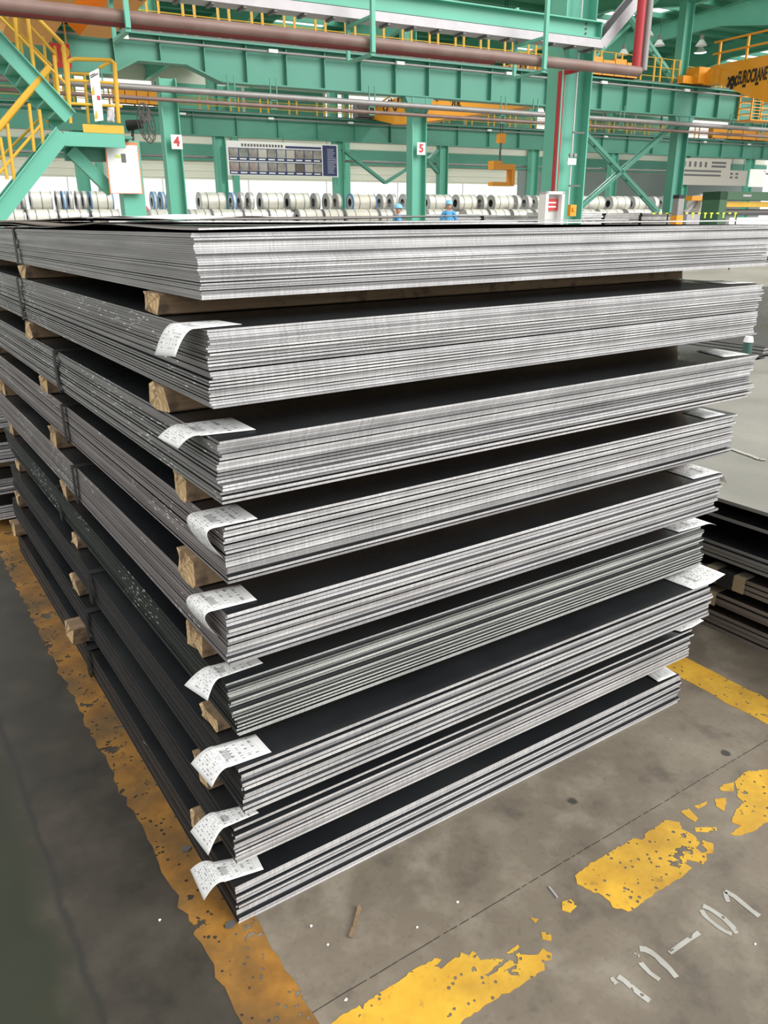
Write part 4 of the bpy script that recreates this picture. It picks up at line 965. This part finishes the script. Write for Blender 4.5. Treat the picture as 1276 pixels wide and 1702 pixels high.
# service cage below it
root = empty('service_cage', Vector(at(1247,205,24.2))); c0 = uvz(1230,165,24.2); c1_ = uvz(1262,204,24.2); ua, ub, za, zb_ = c0[0], c1_[0], c1_[2], c0[2]+0.1
for (uu,vv) in ((ua,24.2),(ub,24.2),(ua,23.6),(ub,23.6)):
    q = MB(); q.bar(hp(uu,vv,za), hp(uu,vv,zb_), 0.05, 0.05); q.build('cage_post', ORG, root)
for k in range(5):
    zz = za+(zb_-za)*k/4
    for (p_,q2) in (((ua,24.2),(ub,24.2)),((ua,23.6),(ub,23.6)),((ua,24.2),(ua,23.6)),((ub,24.2),(ub,23.6))):
        q = MB(); q.bar(hp(*p_,zz), hp(*q2,zz), 0.03, 0.03); q.build('cage_bar', ORG, root)
q = MB(); q.hbox(ua,ub,23.6,24.2,za-0.03,za); q.build('cage_floor', ORG, root)
tag(root, 'orange service cage hanging under the lettered crane', 'cage')
# middle crane between the two rows
uM = au(640,200,20.8)[0]; uM = 20.8
m0 = au(622,195,uM); zb1 = au(690,205,uM)[2]; zb2 = au(900,174,uM)[2]
prof = [(39.6,au(628,196,uM)[2]),(39.6,6.95),(26.0,7.1),(26.0,zb2),(au(690,206,uM)[1],zb1),(au(655,208,uM)[1],au(655,207,uM)[2])]
root = crane(uM, prof, '', 0.6)
q = MB(); q.hbox(uM-0.9,uM+1.0,39.4,40.1,6.36,6.95); q.build('end_carriage', STRAPG, root)
k = 0; vv = 38.5
while vv > 27:
    q = MB(); r0 = 0.42; cpt = lambda t: hp(uM-0.06, vv-0.75*t, 7.0-0.55*math.sin(math.pi*t)); q.path([cpt(t/8) for t in range(9)], 0.035, 6); q.build('festoon_cable', BLACK, root); vv -= 0.95
q = MB(); q.bar(hp(uM-0.1,39.6,6.75), hp(uM-0.1,36.5,7.3), 0.06, 0.06); q.bar(hp(uM-0.1,36.5,7.3), hp(uM-0.1,26,7.3), 0.06, 0.06); q.build('hand_rail', YEL, root)
tc = au(757,172,uM); text_mesh('20t', 'lettering', 0.62, BLACK, hp(uM-0.012, tc[1], tc[2]), -HY, UP, root, bold=0.02)
tc = au(785,171,uM)
tag(root, 'orange 20t bridge crane behind the number 5 column', 'crane')
# left crane end above the stairs
uL = 3.25
root = empty('bridge_crane', hp(uL, 20, 5.3))
q = MB(); q.prism([hp(uL-1.2,24.4,6.45),hp(uL-1.2,24.4,6.9),hp(uL-1.2,10.4,6.9),hp(uL-1.2,10.4,5.28),hp(uL-1.2,22.0,5.28),hp(uL-1.2,23.4,5.85)], HX*1.0); q.build('box_girder', ORG, root)
q = MB(); q.prism([hp(uL+0.6,24.4,6.45),hp(uL+0.6,24.4,6.9),hp(uL+0.6,10.4,6.9),hp(uL+0.6,10.4,5.6),hp(uL+0.6,22.3,5.6),hp(uL+0.6,23.6,6.05)], HX*0.7); q.build('box_girder', ORG, root)
q = MB(); q.hbox(uL-1.6,uL+2.2,24.5,25.2,6.38,6.95); q.build('end_carriage', ORG, root)
tag(root, 'orange bridge crane end above the yellow stairs', 'crane')
b0 = Vector(at(100,92,24.4)); root = empty('crane_number_board', b0-UP*0.3)
q = MB(); bu, bv, bz = uvz(101,92,24.4); q.hbox(bu-0.23,bu+0.24,24.38,24.41,bz-0.29,bz+0.27); bd = q.build('board', RED, root); text_mesh('12', 'number', 0.5, YEL, hp(bu+0.0,24.372,bz), HX, UP, bd, bold=0.012)
for k in (-1,1):
    q = MB(); q.bar(hp(bu+k*0.18,24.42,bz+0.2), hp(bu+k*0.18,24.42,6.5), 0.03, 0.03); q.build('hanger', ORG, root)
tag(root, 'red crane board with yellow number 12 behind the stairs', 'sign')
for (px0,py0,px1,py1,v_,lb) in ((975,121,1052,146,25.0,'row of orange trolley boxes on the near beam right of the big column'),(188,165,266,182,39.6,'orange far crane carriage left of the number 4 column'),(1000,236,1094,247,44,'yellow far crane girder seen through the cross bracing'),(1180,226,1276,240,39.8,'orange far crane girder at the right edge')):
    a_ = uvz(px0,py0,v_); b_ = uvz(px1,py1,v_); root = empty('crane_carriage', hp((a_[0]+b_[0])/2, v_, min(a_[2],b_[2])))
    n = 4; du = (b_[0]-a_[0])/n; zl_, zh = min(a_[2],b_[2]), max(a_[2],b_[2])
    if v_ == 25.0: zl_ = 6.38; zh = 6.95
    if v_ in (39.6,39.8): zl_ = 6.36; zh = max(zh, 7.0)
    for k in range(n):
        q = MB(); q.hbox(a_[0]+k*du, a_[0]+(k+0.93)*du, v_-0.2, v_+0.2, zl_, zh-(0.08 if k%2 else 0)); q.build('carriage_box', ORG, root)
    q = MB(); q.hbox(a_[0], b_[0], v_-0.12, v_+0.12, zl_, zl_+0.1); q.build('carriage_beam', ORG, root)
    if v_ == 44:
        q = MB(); q.hbox(a_[0]-0.05,a_[0]+0.05,v_-.05,v_+.05,zh,9.9); q.hbox(b_[0]-0.05,b_[0]+0.05,v_-.05,v_+.05,zh,9.9); q.build('suspension', STRAPG, root)
    tag(root, lb, 'crane part')
# hook block and C-hook under the middle crane
hv = 30.0; root = empty('coil_hook', Vector(at(830,308,hv)))
def H_(px,py): return uvz(px,py,hv)
a_ = H_(833,222); b_ = H_(833,238); q = MB(); q.hbox(a_[0]-0.16,a_[0]+0.16,hv-0.12,hv+0.12,b_[2],a_[2]); q.build('hook_block', ORG, root)
q = MB(); q.tube(hp(a_[0]-.06,hv,a_[2]), hp(a_[0]-.06,hv,10.70), 0.015, 6); q.tube(hp(a_[0]+.06,hv,a_[2]), hp(a_[0]+.06,hv,10.70), 0.015, 6); q.build('hoist_rope', BLACK, root)
c_ = H_(831,268); q = MB(); q.path([hp(a_[0],hv,b_[2]), hp(a_[0]-.03,hv,(b_[2]+c_[2])/2), hp(c_[0],hv,c_[2])], 0.045, 8); q.build('hook', STRAPG, root)
x0, x1 = H_(815,290)[0], H_(851,290)[0]; zt0_, zm, zl_ = H_(830,268)[2], H_(830,282)[2], H_(830,308)[2]
q = MB(); q.hbox(x0,x1,hv-0.2,hv+0.2,zm,zm+0.22); q.build('c_hook_top', ORG, root)
q = MB(); q.hbox(x1-0.16,x1,hv-0.2,hv+0.2,zl_,zm); q.build('c_hook_back', ORG, root)
q = MB(); q.hbox(x0,x1,hv-0.16,hv+0.16,zl_-0.03,zl_+0.13); q.build('c_hook_arm', ORG, root)
q = MB(); q.hbox(x0,x0+0.42,hv-0.22,hv+0.22,zm+0.2,zt0_); q.build('counterweight', ORG, root)
tag(root, 'orange C-shaped coil hook hanging left of the big column', 'hook')

# ---------------- banner with photographs
vb = 39.55; bn = empty('photo_banner', Vector(at(467,298,vb)))
a_ = uvz(375,233,vb); b_ = uvz(561,240,vb); z1 = a_[2]; z0 = uvz(378,291,vb)[2]; ua, ub = a_[0], b_[0]; us = ua+(ub-ua)*0.855
q = MB(); q.hbox(ua,ub,vb,vb+0.06,z0,z1); q.build('board', WHITE, bn)
q = MB(); q.hbox(us,ub-0.08,vb-0.012,vb,z0+0.05,z1-0.06); q.build('navy_panel', NAVY, bn)
h = z1-z0; 
for r_ in range(2):
    zz1 = z1-h*(0.20+0.40*r_); zz0 = zz1-h*0.37
    q = MB(); q.hbox(ua+0.1,us-0.06,vb-0.010,vb,zz0,zz1); q.build('photo_strip', NAVY, bn)
    n = 10; w = (us-0.06-ua-0.1)/n
    for k in range(n):
        rr = random.Random(100+r_*10+k); base = rr.choice([(0.35,0.33,0.30),(0.16,0.13,0.11),(0.42,0.40,0.36),(0.25,0.14,0.12),(0.30,0.33,0.30),(0.45,0.43,0.36)])
        u_ = ua+0.1+k*w
        q = MB(); q.hbox(u_+0.03,u_+w-0.02,vb-0.016,vb-0.010,zz0+0.16,zz1-0.03); ph = q.build('photo', mat('photo_print', base, 0.5, noise=(2.2, 0.9, rr.choice([(0.08,0.07,0.065),(0.6,0.58,0.52),(0.5,0.5,0.46)]))), bn)
        q = MB(); q.hbox(u_+0.05,u_+w-0.10,vb-0.016,vb-0.010,zz0+0.05,zz0+0.11); q.build('caption', WHITE, bn)
rr = random.Random(4)
q = MB(); u_ = ua+0.75
while u_ < ua+(us-ua)*0.56: q.hbox(u_,u_+0.10,vb-0.008,vb,z1-h*0.155,z1-h*0.075); u_ += 0.155
q.build('title_characters', STRAPG, bn)
q = MB(); q.hbox(ua+(us-ua)*0.60,us-0.08,vb-0.01,vb,z1-h*0.165,z1-h*0.10); q.build('title_bar', NAVY, bn)
q = MB()
for k in range(15):
    zz = z1-0.22-k*(h-0.35)/15; q.hbox(us+0.25,us+0.25+rr.uniform(0.3,0.62),vb-0.018,vb-0.012,zz-0.03,zz)
q.build('panel_text', mat('pale_print',(0.45,0.47,0.55),0.5), bn)
for uu in (ua+0.6, (ua+ub)/2, ub-0.6):
    q = MB(); q.tube(hp(uu,vb+0.03,z1), hp(uu,vb+0.03,5.3), 0.015, 6); q.build('hanger', STRAPG, bn)
tag(bn, 'long white banner with two rows of photographs under the far beam', 'banner')
# notice board on the right
vb = 39.78; a_ = uvz(1131,262,vb); b_ = uvz(1240,300,vb); root = empty('information_board', hp(a_[0],vb,b_[2]))
BG = mat('weathered_board', (0.50,0.47,0.42), 0.6); zm = uvz(1180,282,vb)[2]
q = MB(); q.hbox(a_[0],a_[0]+(b_[0]-a_[0])*0.73,vb,vb+0.05,b_[2]-0.35,a_[2]); q.build('board', BG, root)
q = MB(); q.hbox(a_[0]+(b_[0]-a_[0])*0.73,b_[0],vb,vb+0.05,b_[2]-0.35,zm); q.build('board', BG, root)
W_ = b_[0]-a_[0]; H2 = a_[2]-b_[2]+0.35
q = MB()
for k in range(5): q.hbox(a_[0]+W_*(0.05+0.075*k), a_[0]+W_*(0.08+0.075*k), vb-0.01, vb, a_[2]-H2*0.32, a_[2]-H2*0.12)
for k in range(2): q.hbox(a_[0]+W_*0.45, a_[0]+W_*0.66, vb-0.01, vb, a_[2]-H2*(0.18+0.14*k), a_[2]-H2*(0.10+0.14*k))
for k in range(2): q.hbox(a_[0]+W_*0.02, a_[0]+W_*0.60, vb-0.01, vb, a_[2]-H2*(0.50+0.16*k), a_[2]-H2*(0.43+0.16*k))
for k in range(2):
    for j in range(2): q.hbox(a_[0]+W_*(0.74+0.08*j), a_[0]+W_*(0.78+0.08*j), vb-0.01, vb, a_[2]-H2*(0.58+0.14*k), a_[2]-H2*(0.50+0.14*k))
q.build('lettering', STRAPG, root)
for uu in (a_[0]+0.4, b_[0]-1.6):
    q = MB(); q.tube(hp(uu,vb+0.03,zm), hp(uu,vb+0.03,5.3), 0.02, 6); q.build('hanger', STRAPG, root)
tag(root, 'beige information board with rows of lettering right of the cross bracing', 'notice board')
vb = 34; a_ = uvz(1247,281,vb); b_ = uvz(1269,311,vb); root = empty('hanging_poster', hp((a_[0]+b_[0])/2,vb,b_[2]))
q = MB(); q.hbox(a_[0],b_[0],vb,vb+0.02,b_[2],a_[2]); q.build('sheet', WHITE, root); q = MB(); q.hbox(b_[0]-0.15,b_[0]-0.05,vb-0.005,vb,a_[2]-0.14,a_[2]-0.08); q.build('red_mark', RED, root)
for uu in (a_[0]+0.05,b_[0]-0.05): 
    q = MB(); q.tube(hp(uu,vb+0.01,a_[2]), hp(uu,vb+0.01,9.9), 0.008, 5); q.build('cord', STRAPG, root)
tag(root, 'plain white poster hanging at the right edge', 'poster')

# ---------------- coils
VC = 37.0; RO = 0.415
rack = MB()
for v_ in (VC-0.75, VC+0.65): rack.hbox(-6,46,v_-0.09,v_+0.09,0.9,1.10)
for u in range(-5,46,3): rack.hbox(u-0.1,u+0.1,VC-0.9,VC+0.8,0,0.9)
tag(rack.build('coil_rack', STRAPG), 'long low steel rack carrying the rows of coils', 'rack')
def coil(u0, u1, v, z, blue, label, group, ro=RO):
    root = empty('steel_coil', hp((u0+u1)/2, v, z-ro)); c = hp((u0+u1)/2, v, z); w = u1-u0
    q = MB(); q.ring(c, HX, ro, 0.19, w, 26, mat=[0,1,2,1]); q.build('coil_body', [COIL, COILE, STRAPG], root, True)  # dark bore colour stands in for the shade inside the coil
    for s_ in (-1,1):
        q = MB(); q.ring(c+HX*s_*(w/2-0.02), HX, ro+0.012, ro-0.09 if blue else ro-0.05, 0.05, 26); q.build('edge_ring', BLUEW if blue else TRAY, root, True)
    if w > 0.6:
        for t in ((0.5,) if w < 0.9 else (0.28,0.72)):
            q = MB(); q.ring(c+HX*(t-0.5)*w, HX, ro+0.006, ro-0.002, 0.03, 26); q.build('steel_band', STRAPG, root)
    return tag(root, label, 'steel coil', group)
NAR = [(30,0),(39,0),(97,0),(107,1),(118,0),(130,0),(141,0),(256,1),(270,1),(284,0),(387,1),(401,0),(415,0),(524,0),(545,0),(561,0),(634,0),(652,0),(672,0),(800,0),(858,0),(874,0),(890,0),(1086,0),(1100,0)]
WID = [(51,87,0),(150,188,1),(330,372,0),(432,468,0),(478,512,0),(581,620,1),(708,746,0),(758,788,0),(816,848,0),(962,1000,0),(1010,1040,0),(1048,1074,0)]
TOP = sorted([(c-3.5,c+3.5,b) for c, b in NAR] + WID)
zc = uvz(585,337,VC)[2]
ORDW = ['first','second','third','fourth','fifth','sixth','seventh','eighth','ninth','tenth','eleventh','twelfth','thirteenth','fourteenth','fifteenth','sixteenth','seventeenth','eighteenth','nineteenth','twentieth']
def ordw(k, n):
    return (ORDW[k]+' from the left') if k < n/2 else (ORDW[n-1-k]+' from the right')
for k, (a_, b_, bl) in enumerate(TOP):
    wide = (b_-a_) > 25
    coil(uvz(a_,337,VC)[0], uvz(b_,337,VC)[0]-0.02, VC+(k%3)*0.05, zc+0.05*((k*7)%3-1)*0, bl, '%s %s coil in the upper row, %s' % ('wide' if wide else 'narrow', 'blue-ringed steel' if bl else 'silver steel', ordw(k, len(TOP))), 'upper row of coils')
LOWR = [(4,40),(44,94),(96,146),(150,197),(246,290),(312,348),(350,400),(402,442),(444,482),(492,532),(534,566),(570,624),(626,648),(650,682),(706,742),(768,806),(808,842),(846,880),(884,905),(955,985),(990,1030),(1036,1076),(1082,1110)]
for k, (a_, b_) in enumerate(LOWR):
    coil(uvz(a_,352,VC-0.42)[0], uvz(b_,352,VC-0.47)[0]-0.03, VC-0.47, 1.10+RO+0.02, 0, 'silver steel coil in the lower row, %s' % ordw(k, len(LOWR)), 'lower row of coils')

# ---------------- workers
def person(pos, h, face, shirt, helmet, label, seated=0):
    """pos: feet point; face: direction looked at"""
    f = Vector(face).normalized(); r = f.cross(UP).normalized(); s_ = h/1.75
    def W(x, y, z): return r*(x*s_) + f*(y*s_) + UP*(z*s_)
    J = {'pel':(0,0,.95),'waist':(0,0,1.08),'chest':(0,.01,1.28),'neckb':(0,0,1.44),'neck':(0,.01,1.50),'head':(0,.03,1.60),'crown':(0,.02,1.70),
         'shL':(-.17,0,1.40),'elL':(-.24,.02,1.13),'wrL':(-.21,.16,.92),'haL':(-.20,.20,.84),'shR':(.17,0,1.40),'elR':(.25,.04,1.14),'wrR':(.20,.22,1.02),'haR':(.18,.29,.98),
         'hipL':(-.09,0,.92),'knL':(-.10,.03,.50),'anL':(-.10,-.01,.09),'toL':(-.11,.14,.03),'hipR':(.09,0,.92),'knR':(.10,.05,.50),'anR':(.10,.0,.09),'toR':(.11,.15,.03)}
    RAD = {'pel':.15,'waist':.14,'chest':.165,'neckb':.09,'neck':.055,'head':.085,'crown':.075,'shL':.075,'elL':.05,'wrL':.036,'haL':.032,'shR':.075,'elR':.05,'wrR':.036,'haR':.032,'hipL':.095,'knL':.065,'anL':.045,'toL':.035,'hipR':.095,'knR':.065,'anR':.045,'toR':.035}
    E = [('pel','waist'),('waist','chest'),('chest','neckb'),('neckb','neck'),('neck','head'),('head','crown'),('neckb','shL'),('shL','elL'),('elL','wrL'),('wrL','haL'),('neckb','shR'),('shR','elR'),('elR','wrR'),('wrR','haR'),('pel','hipL'),('hipL','knL'),('knL','anL'),('anL','toL'),('pel','hipR'),('hipR','knR'),('knR','anR'),('anR','toR')]
    K = list(J); me = bpy.data.meshes.new('person'); me.from_pydata([W(*J[k]) for k in K], [(K.index(a), K.index(b)) for a, b in E], [])
    o = bpy.data.objects.new('person', me); COL.objects.link(o)
    md = o.modifiers.new('skin', 'SKIN'); md.use_smooth_shade = True
    for i, k in enumerate(K):
        sv = me.skin_vertices[0].data[i]; sv.radius = (RAD[k]*s_, RAD[k]*s_*(0.72 if k in ('chest','waist','pel') else 1)); sv.use_root = (k == 'pel')
    sb = o.modifiers.new('sub', 'SUBSURF'); sb.levels = 2; sb.render_levels = 2
    bpy.context.view_layer.update()
    body = bpy.data.meshes.new_from_object(o.evaluated_get(bpy.context.evaluated_depsgraph_get())); bpy.data.objects.remove(o)
    body.materials.clear()
    for mm in (shirt, TROUS, SKIN, BLACK): body.materials.append(mm)
    for p in body.polygons:
        z = p.center.z/s_; side = abs(p.center.dot(r))/s_; fw = p.center.dot(f)/s_
        p.material_index = 2 if z > 1.475 or (side > .12 and fw > .12 and z < 1.06 and z > .7) else 0 if (z > .93 or side > .165) else 3 if z < .1 else 1
        p.use_smooth = True
    body.name = 'person'; o = bpy.data.objects.new('person', body); COL.objects.link(o); o.location = pos
    c = Vector(pos)+W(0,.03,1.66); q = MB(); n = 16; rows = 6; P_ = []
    for j in range(rows+1):
        a = j/rows*math.pi/2
        for i in range(n):
            t = 2*math.pi*i/n; P_.append(c+(r*math.cos(t)*.115+f*math.sin(t)*.135)*s_*math.cos(a)+UP*(.125*s_*math.sin(a)))
    F_ = [(j*n+i,j*n+(i+1)%n,(j+1)*n+(i+1)%n,(j+1)*n+i) for j in range(rows) for i in range(n)]; q.add(P_, F_)
    q.prism([c+(r*math.cos(t)*.12+f*(.05+math.sin(t)*.15))*s_ for t in [2*math.pi*i/14 for i in range(14)]], UP*0.012)
    q.build('helmet', helmet, o, True)
    hc = Vector(pos)+W(0,.03,1.6)
    q = MB(); q.tube(hc+W(0,.075,-.005), hc+W(0,.118,-.02), .018*s_, 8, .008*s_); q.build('nose', SKIN, o, True)
    for sx in (-1,1):
        q = MB(); q.tube(hc+W(sx*.033,.078,.025), hc+W(sx*.033,.092,.025), .010*s_, 8); q.build('eye', BLACK, o)
        q = MB(); q.ring(hc+W(sx*.088,0,0), r, .028*s_, .006*s_, .02*s_, 10); q.build('ear', SKIN, o)
    for sx, b0_, dr in ((-1,W(-.20,.20,.84),W(0,.25,-.95)),(1,W(.18,.29,.98),W(-.1,.9,-.3))):   # fingers
        dr = dr.normalized(); sd_ = dr.cross(UP).normalized()
        for i, L_ in enumerate((.07,.08,.075,.06)):
            st_ = Vector(pos)+b0_+sd_*(i-1.5)*.017*s_; q = MB(); q.tube(st_, st_+dr*L_*.55*s_, .009*s_, 6); q.tube(st_+dr*L_*.55*s_, st_+dr*L_*s_-UP*.015*s_, .008*s_, 6, .006*s_); q.build('finger', SKIN, o)
        st_ = Vector(pos)+b0_-dr*.03*s_; q = MB(); q.tube(st_, st_+(dr*.03+sd_*.045)*s_, .010*s_, 6, .007*s_); q.build('thumb', SKIN, o)
    q = MB(); q.bar(hc+W(-.022,.09,-.045), hc+W(.022,.09,-.045), .012*s_, .006*s_); q.build('mouth', mat('lip',(0.35,0.13,0.11),0.6), o)
    return tag(o, label, 'person')
def put(px, py_top, v, h):
    u, v_, z = uvz(px, py_top, v); return hp(u, v, z-h*1.02), u, z-h*1.02
for px, py, v_, face, sh, he, lb in ((660,338,21.0,(0.9,-0.35,0),BLUEC,HELMB,'worker in blue with a blue helmet at the foot of the number 5 column'),
    (746,332,21.5,(0.6,0.8,0),BLUEC,HELMB,'worker in blue with a blue helmet walking right of the number 5 column'),
    (240,341,23.0,(-0.7,0.6,0),KHAKI,HELMR,'worker in khaki with a red helmet beside the stair post')):
    pos, u_, zf = put(px, py, v_, 1.75); person(pos, 1.75, face, sh, he, lb)
    if zf > 0.02:
        q = MB(); q.hbox(u_-0.7,u_+0.7,v_-0.5,v_+0.5,zf-0.05,zf-0.002); q.hbox(u_-0.66,u_-0.60,v_-0.45,v_+0.45,0,zf-0.05); q.hbox(u_+0.60,u_+0.66,v_-0.45,v_+0.45,0,zf-0.05)
        tag(q.build('work_platform', STRAPG), 'low steel platform under the '+('khaki worker' if he is HELMR else 'left blue worker' if px < 700 else 'right blue worker'), 'platform')

# ---------------- stacks and machines beyond the big stack
def far_stack(px0, px1, v, depth, ztop, nb, label, mats, group='distant stacks', base=0.05):
    u0 = uvz(px0,365,v)[0]; u1 = uvz(px1,365,v)[0]; p = (ztop-base)/nb
    for k in range(nb):
        root = empty('plate_bundle', hp((u0+u1)/2, v+depth/2, base+k*p)); n = 4
        for j in range(n):
            q = MB(); dx = random.uniform(-.03,.03); z0 = base+k*p+j*p*0.19; q.hbox(u0+dx,u1+dx,v+random.uniform(-.02,.02),v+depth,z0,z0+p*0.17,[0,0,1,2,1,2]); q.build('steel_plate', mats, root)
        q = MB(); zlow = 0 if k == 0 else base+k*p-p*0.24+0.0; 
        for uu in (u0+0.25, u1-0.25): q.hbox(uu-.05,uu+.05,v+0.05,v+depth-0.05,max(0.0,base+k*p-p*0.235),base+k*p)
        q.build('spacer', WOODS, root)
        tag(root, '%s, %s' % (label, ['on the floor','second from the floor','third from the floor','fourth from the floor','fifth from the floor','sixth from the floor','seventh from the floor'][k]), 'steel bundle', group)
MD = [SCALE, SHEAR_O, EDGE_E]
far_stack(640,862,15.0,2.2,uvz(750,361,15)[2],5,'bundle in the grey stack in front of the blue workers',[SCALE_L,SHEAR,EDGE_A])
far_stack(962,1000,17.0,2.2,uvz(990,347,17.0)[2],6,'pale bundle in the stack right of the big column',[SCALE_L,SHEAR,SHEAR])
far_stack(1005,1061,17.0,2.2,uvz(1040,350,17)[2],6,'dark bundle in the left of two black stacks',MD)
far_stack(1066,1118,17.0,2.2,uvz(1090,349,17.0)[2],6,'dark bundle in the right of two black stacks',MD)
far_stack(700,798,26.5,2.0,uvz(745,352,26.5)[2],5,'pale bundle in the low stack behind the blue workers',[SCALE_L,SHEAR,SHEAR])
far_stack(804,905,26.5,2.0,uvz(850,354,26.5)[2],5,'dark bundle in the stack left of the fire cabinet',MD)
# lime tags hung on a black barrier rail
VB = 16.4; ra = uvz(1083,356,VB); rb_ = uvz(1196,356,VB); zr = ra[2]+0.02
root = empty('barrier_rail', hp((ra[0]+rb_[0])/2, VB, 0))
q = MB(); q.tube(hp(ra[0],VB,zr), hp(rb_[0]+0.75,VB,zr), 0.012, 8); q.build('rail', BLACK, root)
for uu in (ra[0]+0.6, rb_[0]+0.7):
    q = MB(); q.tube(hp(uu,VB,0), hp(uu,VB,zr), 0.018, 8); q.build('post', BLACK, root)
tag(root, 'thin black barrier rail carrying the lime green tags', 'barrier')
for k in range(14):
    u_ = ra[0]+0.05+(rb_[0]+0.7-ra[0])*k/13.5; root = empty('lime_tag', hp(u_,VB,zr-.03))
    q = MB(); q.hbox(u_-.055,u_+.045,VB-.034,VB-.012,zr-.022,zr+.016); q.build('tag_plate', LIME, root)
    if k in (6,8,9,11,13): q = MB(); q.hbox(u_-.03,u_+.015,VB-.03,VB-.014,zr-.13,zr-.022); q.build('tag_tail', LIME, root)
    tag(root, 'lime green tag on the black barrier rail, %s' % ordw(k, 14), 'tag', 'row of lime tags')
# grey post with orange foot
u_, v_, z_ = uvz(1128,330,16.2); root = empty('bollard', hp(u_,16.2,0)); zo = uvz(1128,358,16.2)[2]
q = MB(); q.hbox(u_-.11,u_+.11,16.1,16.3,zo,z_); q.build('grey_shaft', GREYP, root); q = MB(); q.hbox(u_-.115,u_+.115,16.095,16.305,z_,z_+0.09); q.build('black_top', BLACK, root); q = MB(); q.hbox(u_-.12,u_+.12,16.09,16.31,0,zo); q.build('orange_foot', ORG, root)
tag(root, 'grey control post with black head and orange foot', 'control post')
# green machine at the right edge
vm = 18.5; a_ = uvz(1198,318,vm); b_ = uvz(1212,370,vm); root = empty('levelling_machine', hp(a_[0]+1.5,vm,0)); um = a_[0]
q = MB(); q.hbox(um,um+0.34,vm,vm+0.7,0,a_[2]); q.build('left_upright', DARKG, root)
q = MB(); q.hbox(um,um+4.0,vm,vm+0.7,a_[2]-0.25,a_[2]); q.build('cross_head', DARKG, root)
q = MB(); q.hbox(um+3.6,um+4.0,vm,vm+0.7,0,a_[2]-0.25); q.build('right_upright', DARKG, root)
q = MB(); q.hbox(um+0.45,um+3.6,vm+0.1,vm+0.4,a_[2]-0.46,a_[2]-0.30); q.build('yellow_beam', YEL, root)
q = MB(); q.tube(hp(um+0.4,vm+0.3,a_[2]-0.62), hp(um+3.6,vm+0.3,a_[2]-0.62), 0.10, 12); q.build('roller', STRAPG, root, True)
q = MB(); q.hbox(um+0.45,um+3.4,vm-0.1,vm+0.5,0.2,a_[2]-0.78); q.build('white_cabinet', WHITE, root)
q = MB(); q.hbox(um+1.05,um+1.45,vm-0.01,vm,a_[2]-0.15,a_[2]-0.09); q.build('name_plate', TRAY, root)
tag(root, 'dark green machine frame with yellow beam and white cabinet at right', 'machine')
# processing machinery behind
vm = 22.6; root = empty('uncoiler', Vector(at(1165,350,vm))); c = Vector(at(1168,345,vm))
u_, v_, z_ = uvz(1168,340,vm)
q = MB(); q.hbox(u_-0.8,u_+0.9,vm,vm+1.0,0,z_-0.35); q.build('bed', TRAY, root)
q = MB(); q.ring(hp(u_+0.3,vm+0.4,z_-0.02), HX, 0.36, 0.10, 0.7, 22); q.build('drum', COIL, root, True)
q = MB(); q.bar(hp(u_-0.6,vm+0.3,z_-0.3), hp(u_+0.2,vm+0.3,z_+0.35), 0.12, 0.12); q.bar(hp(u_+0.9,vm+0.2,z_-0.3), hp(u_+0.55,vm+0.2,z_+0.3), 0.1, 0.1); q.build('arm', TRAY, root)
q = MB(); q.hbox(u_-0.75,u_+0.15,vm-0.1,vm+0.2,z_+0.14,z_+0.30); q.build('orange_guard', ORG, root)
tag(root, 'pale metal uncoiler with orange guard behind the lime tags', 'machine')

# ---------------- lamps under the roof
def lamp(px, py, z, lb, power, p=None):
    if p is None:
        d = ray(px, py); t = (z-CAM.z)/d.z; p = CAM+d*t
    root = empty('high_bay_lamp', p); q = MB(); q.tube(p, p+UP*0.25, 0.28, 16, 0.10, caps=False); q.build('reflector', WHITE, root, True)
    q = MB(); q.tube(p+UP*0.25, p+UP*0.45, 0.10, 12); q.build('ballast', GREYP, root); q = MB(); q.tube(p+UP*0.45, p+UP*1.2, 0.012, 6); q.build('cord', STRAPG, root)
    if power:
        ld = bpy.data.lights.new('added_lamp_light', 'AREA'); ld.shape = 'DISK'; ld.size = 0.45; ld.energy = power; ld.color = (1.0, 0.98, 0.93)
        lo = bpy.data.objects.new('added_lamp_light', ld); COL.objects.link(lo); lo.location = p+UP*0.03; adopt(lo, root)
    tag(root, lb, 'lamp')
lamp(1165,76,9.3,'white high-bay lamp below the roof at the upper right',0)
lamp(1076,60,9.3,'white high-bay lamp between the right roof beams',0)
lamp(1036,91,9.3,'small white high-bay lamp right of the big column',0)
lamp(1095,76,9.4,'farther white high-bay lamp near the pale upper column',0)

RW = ['nearer','farther']  # lamp rows below are added to brighten the bay with the coils
for j, vv in enumerate((32.5, 48.0)):
    for k, uu in enumerate((-4, 6, 16, 26, 36, 46)):
        lamp(0, 0, 0, 'added high-bay lamp in the %s row over the coils, %s from the left' % (RW[j], ORDW[k]), 420, hp(uu, vv, 9.35))
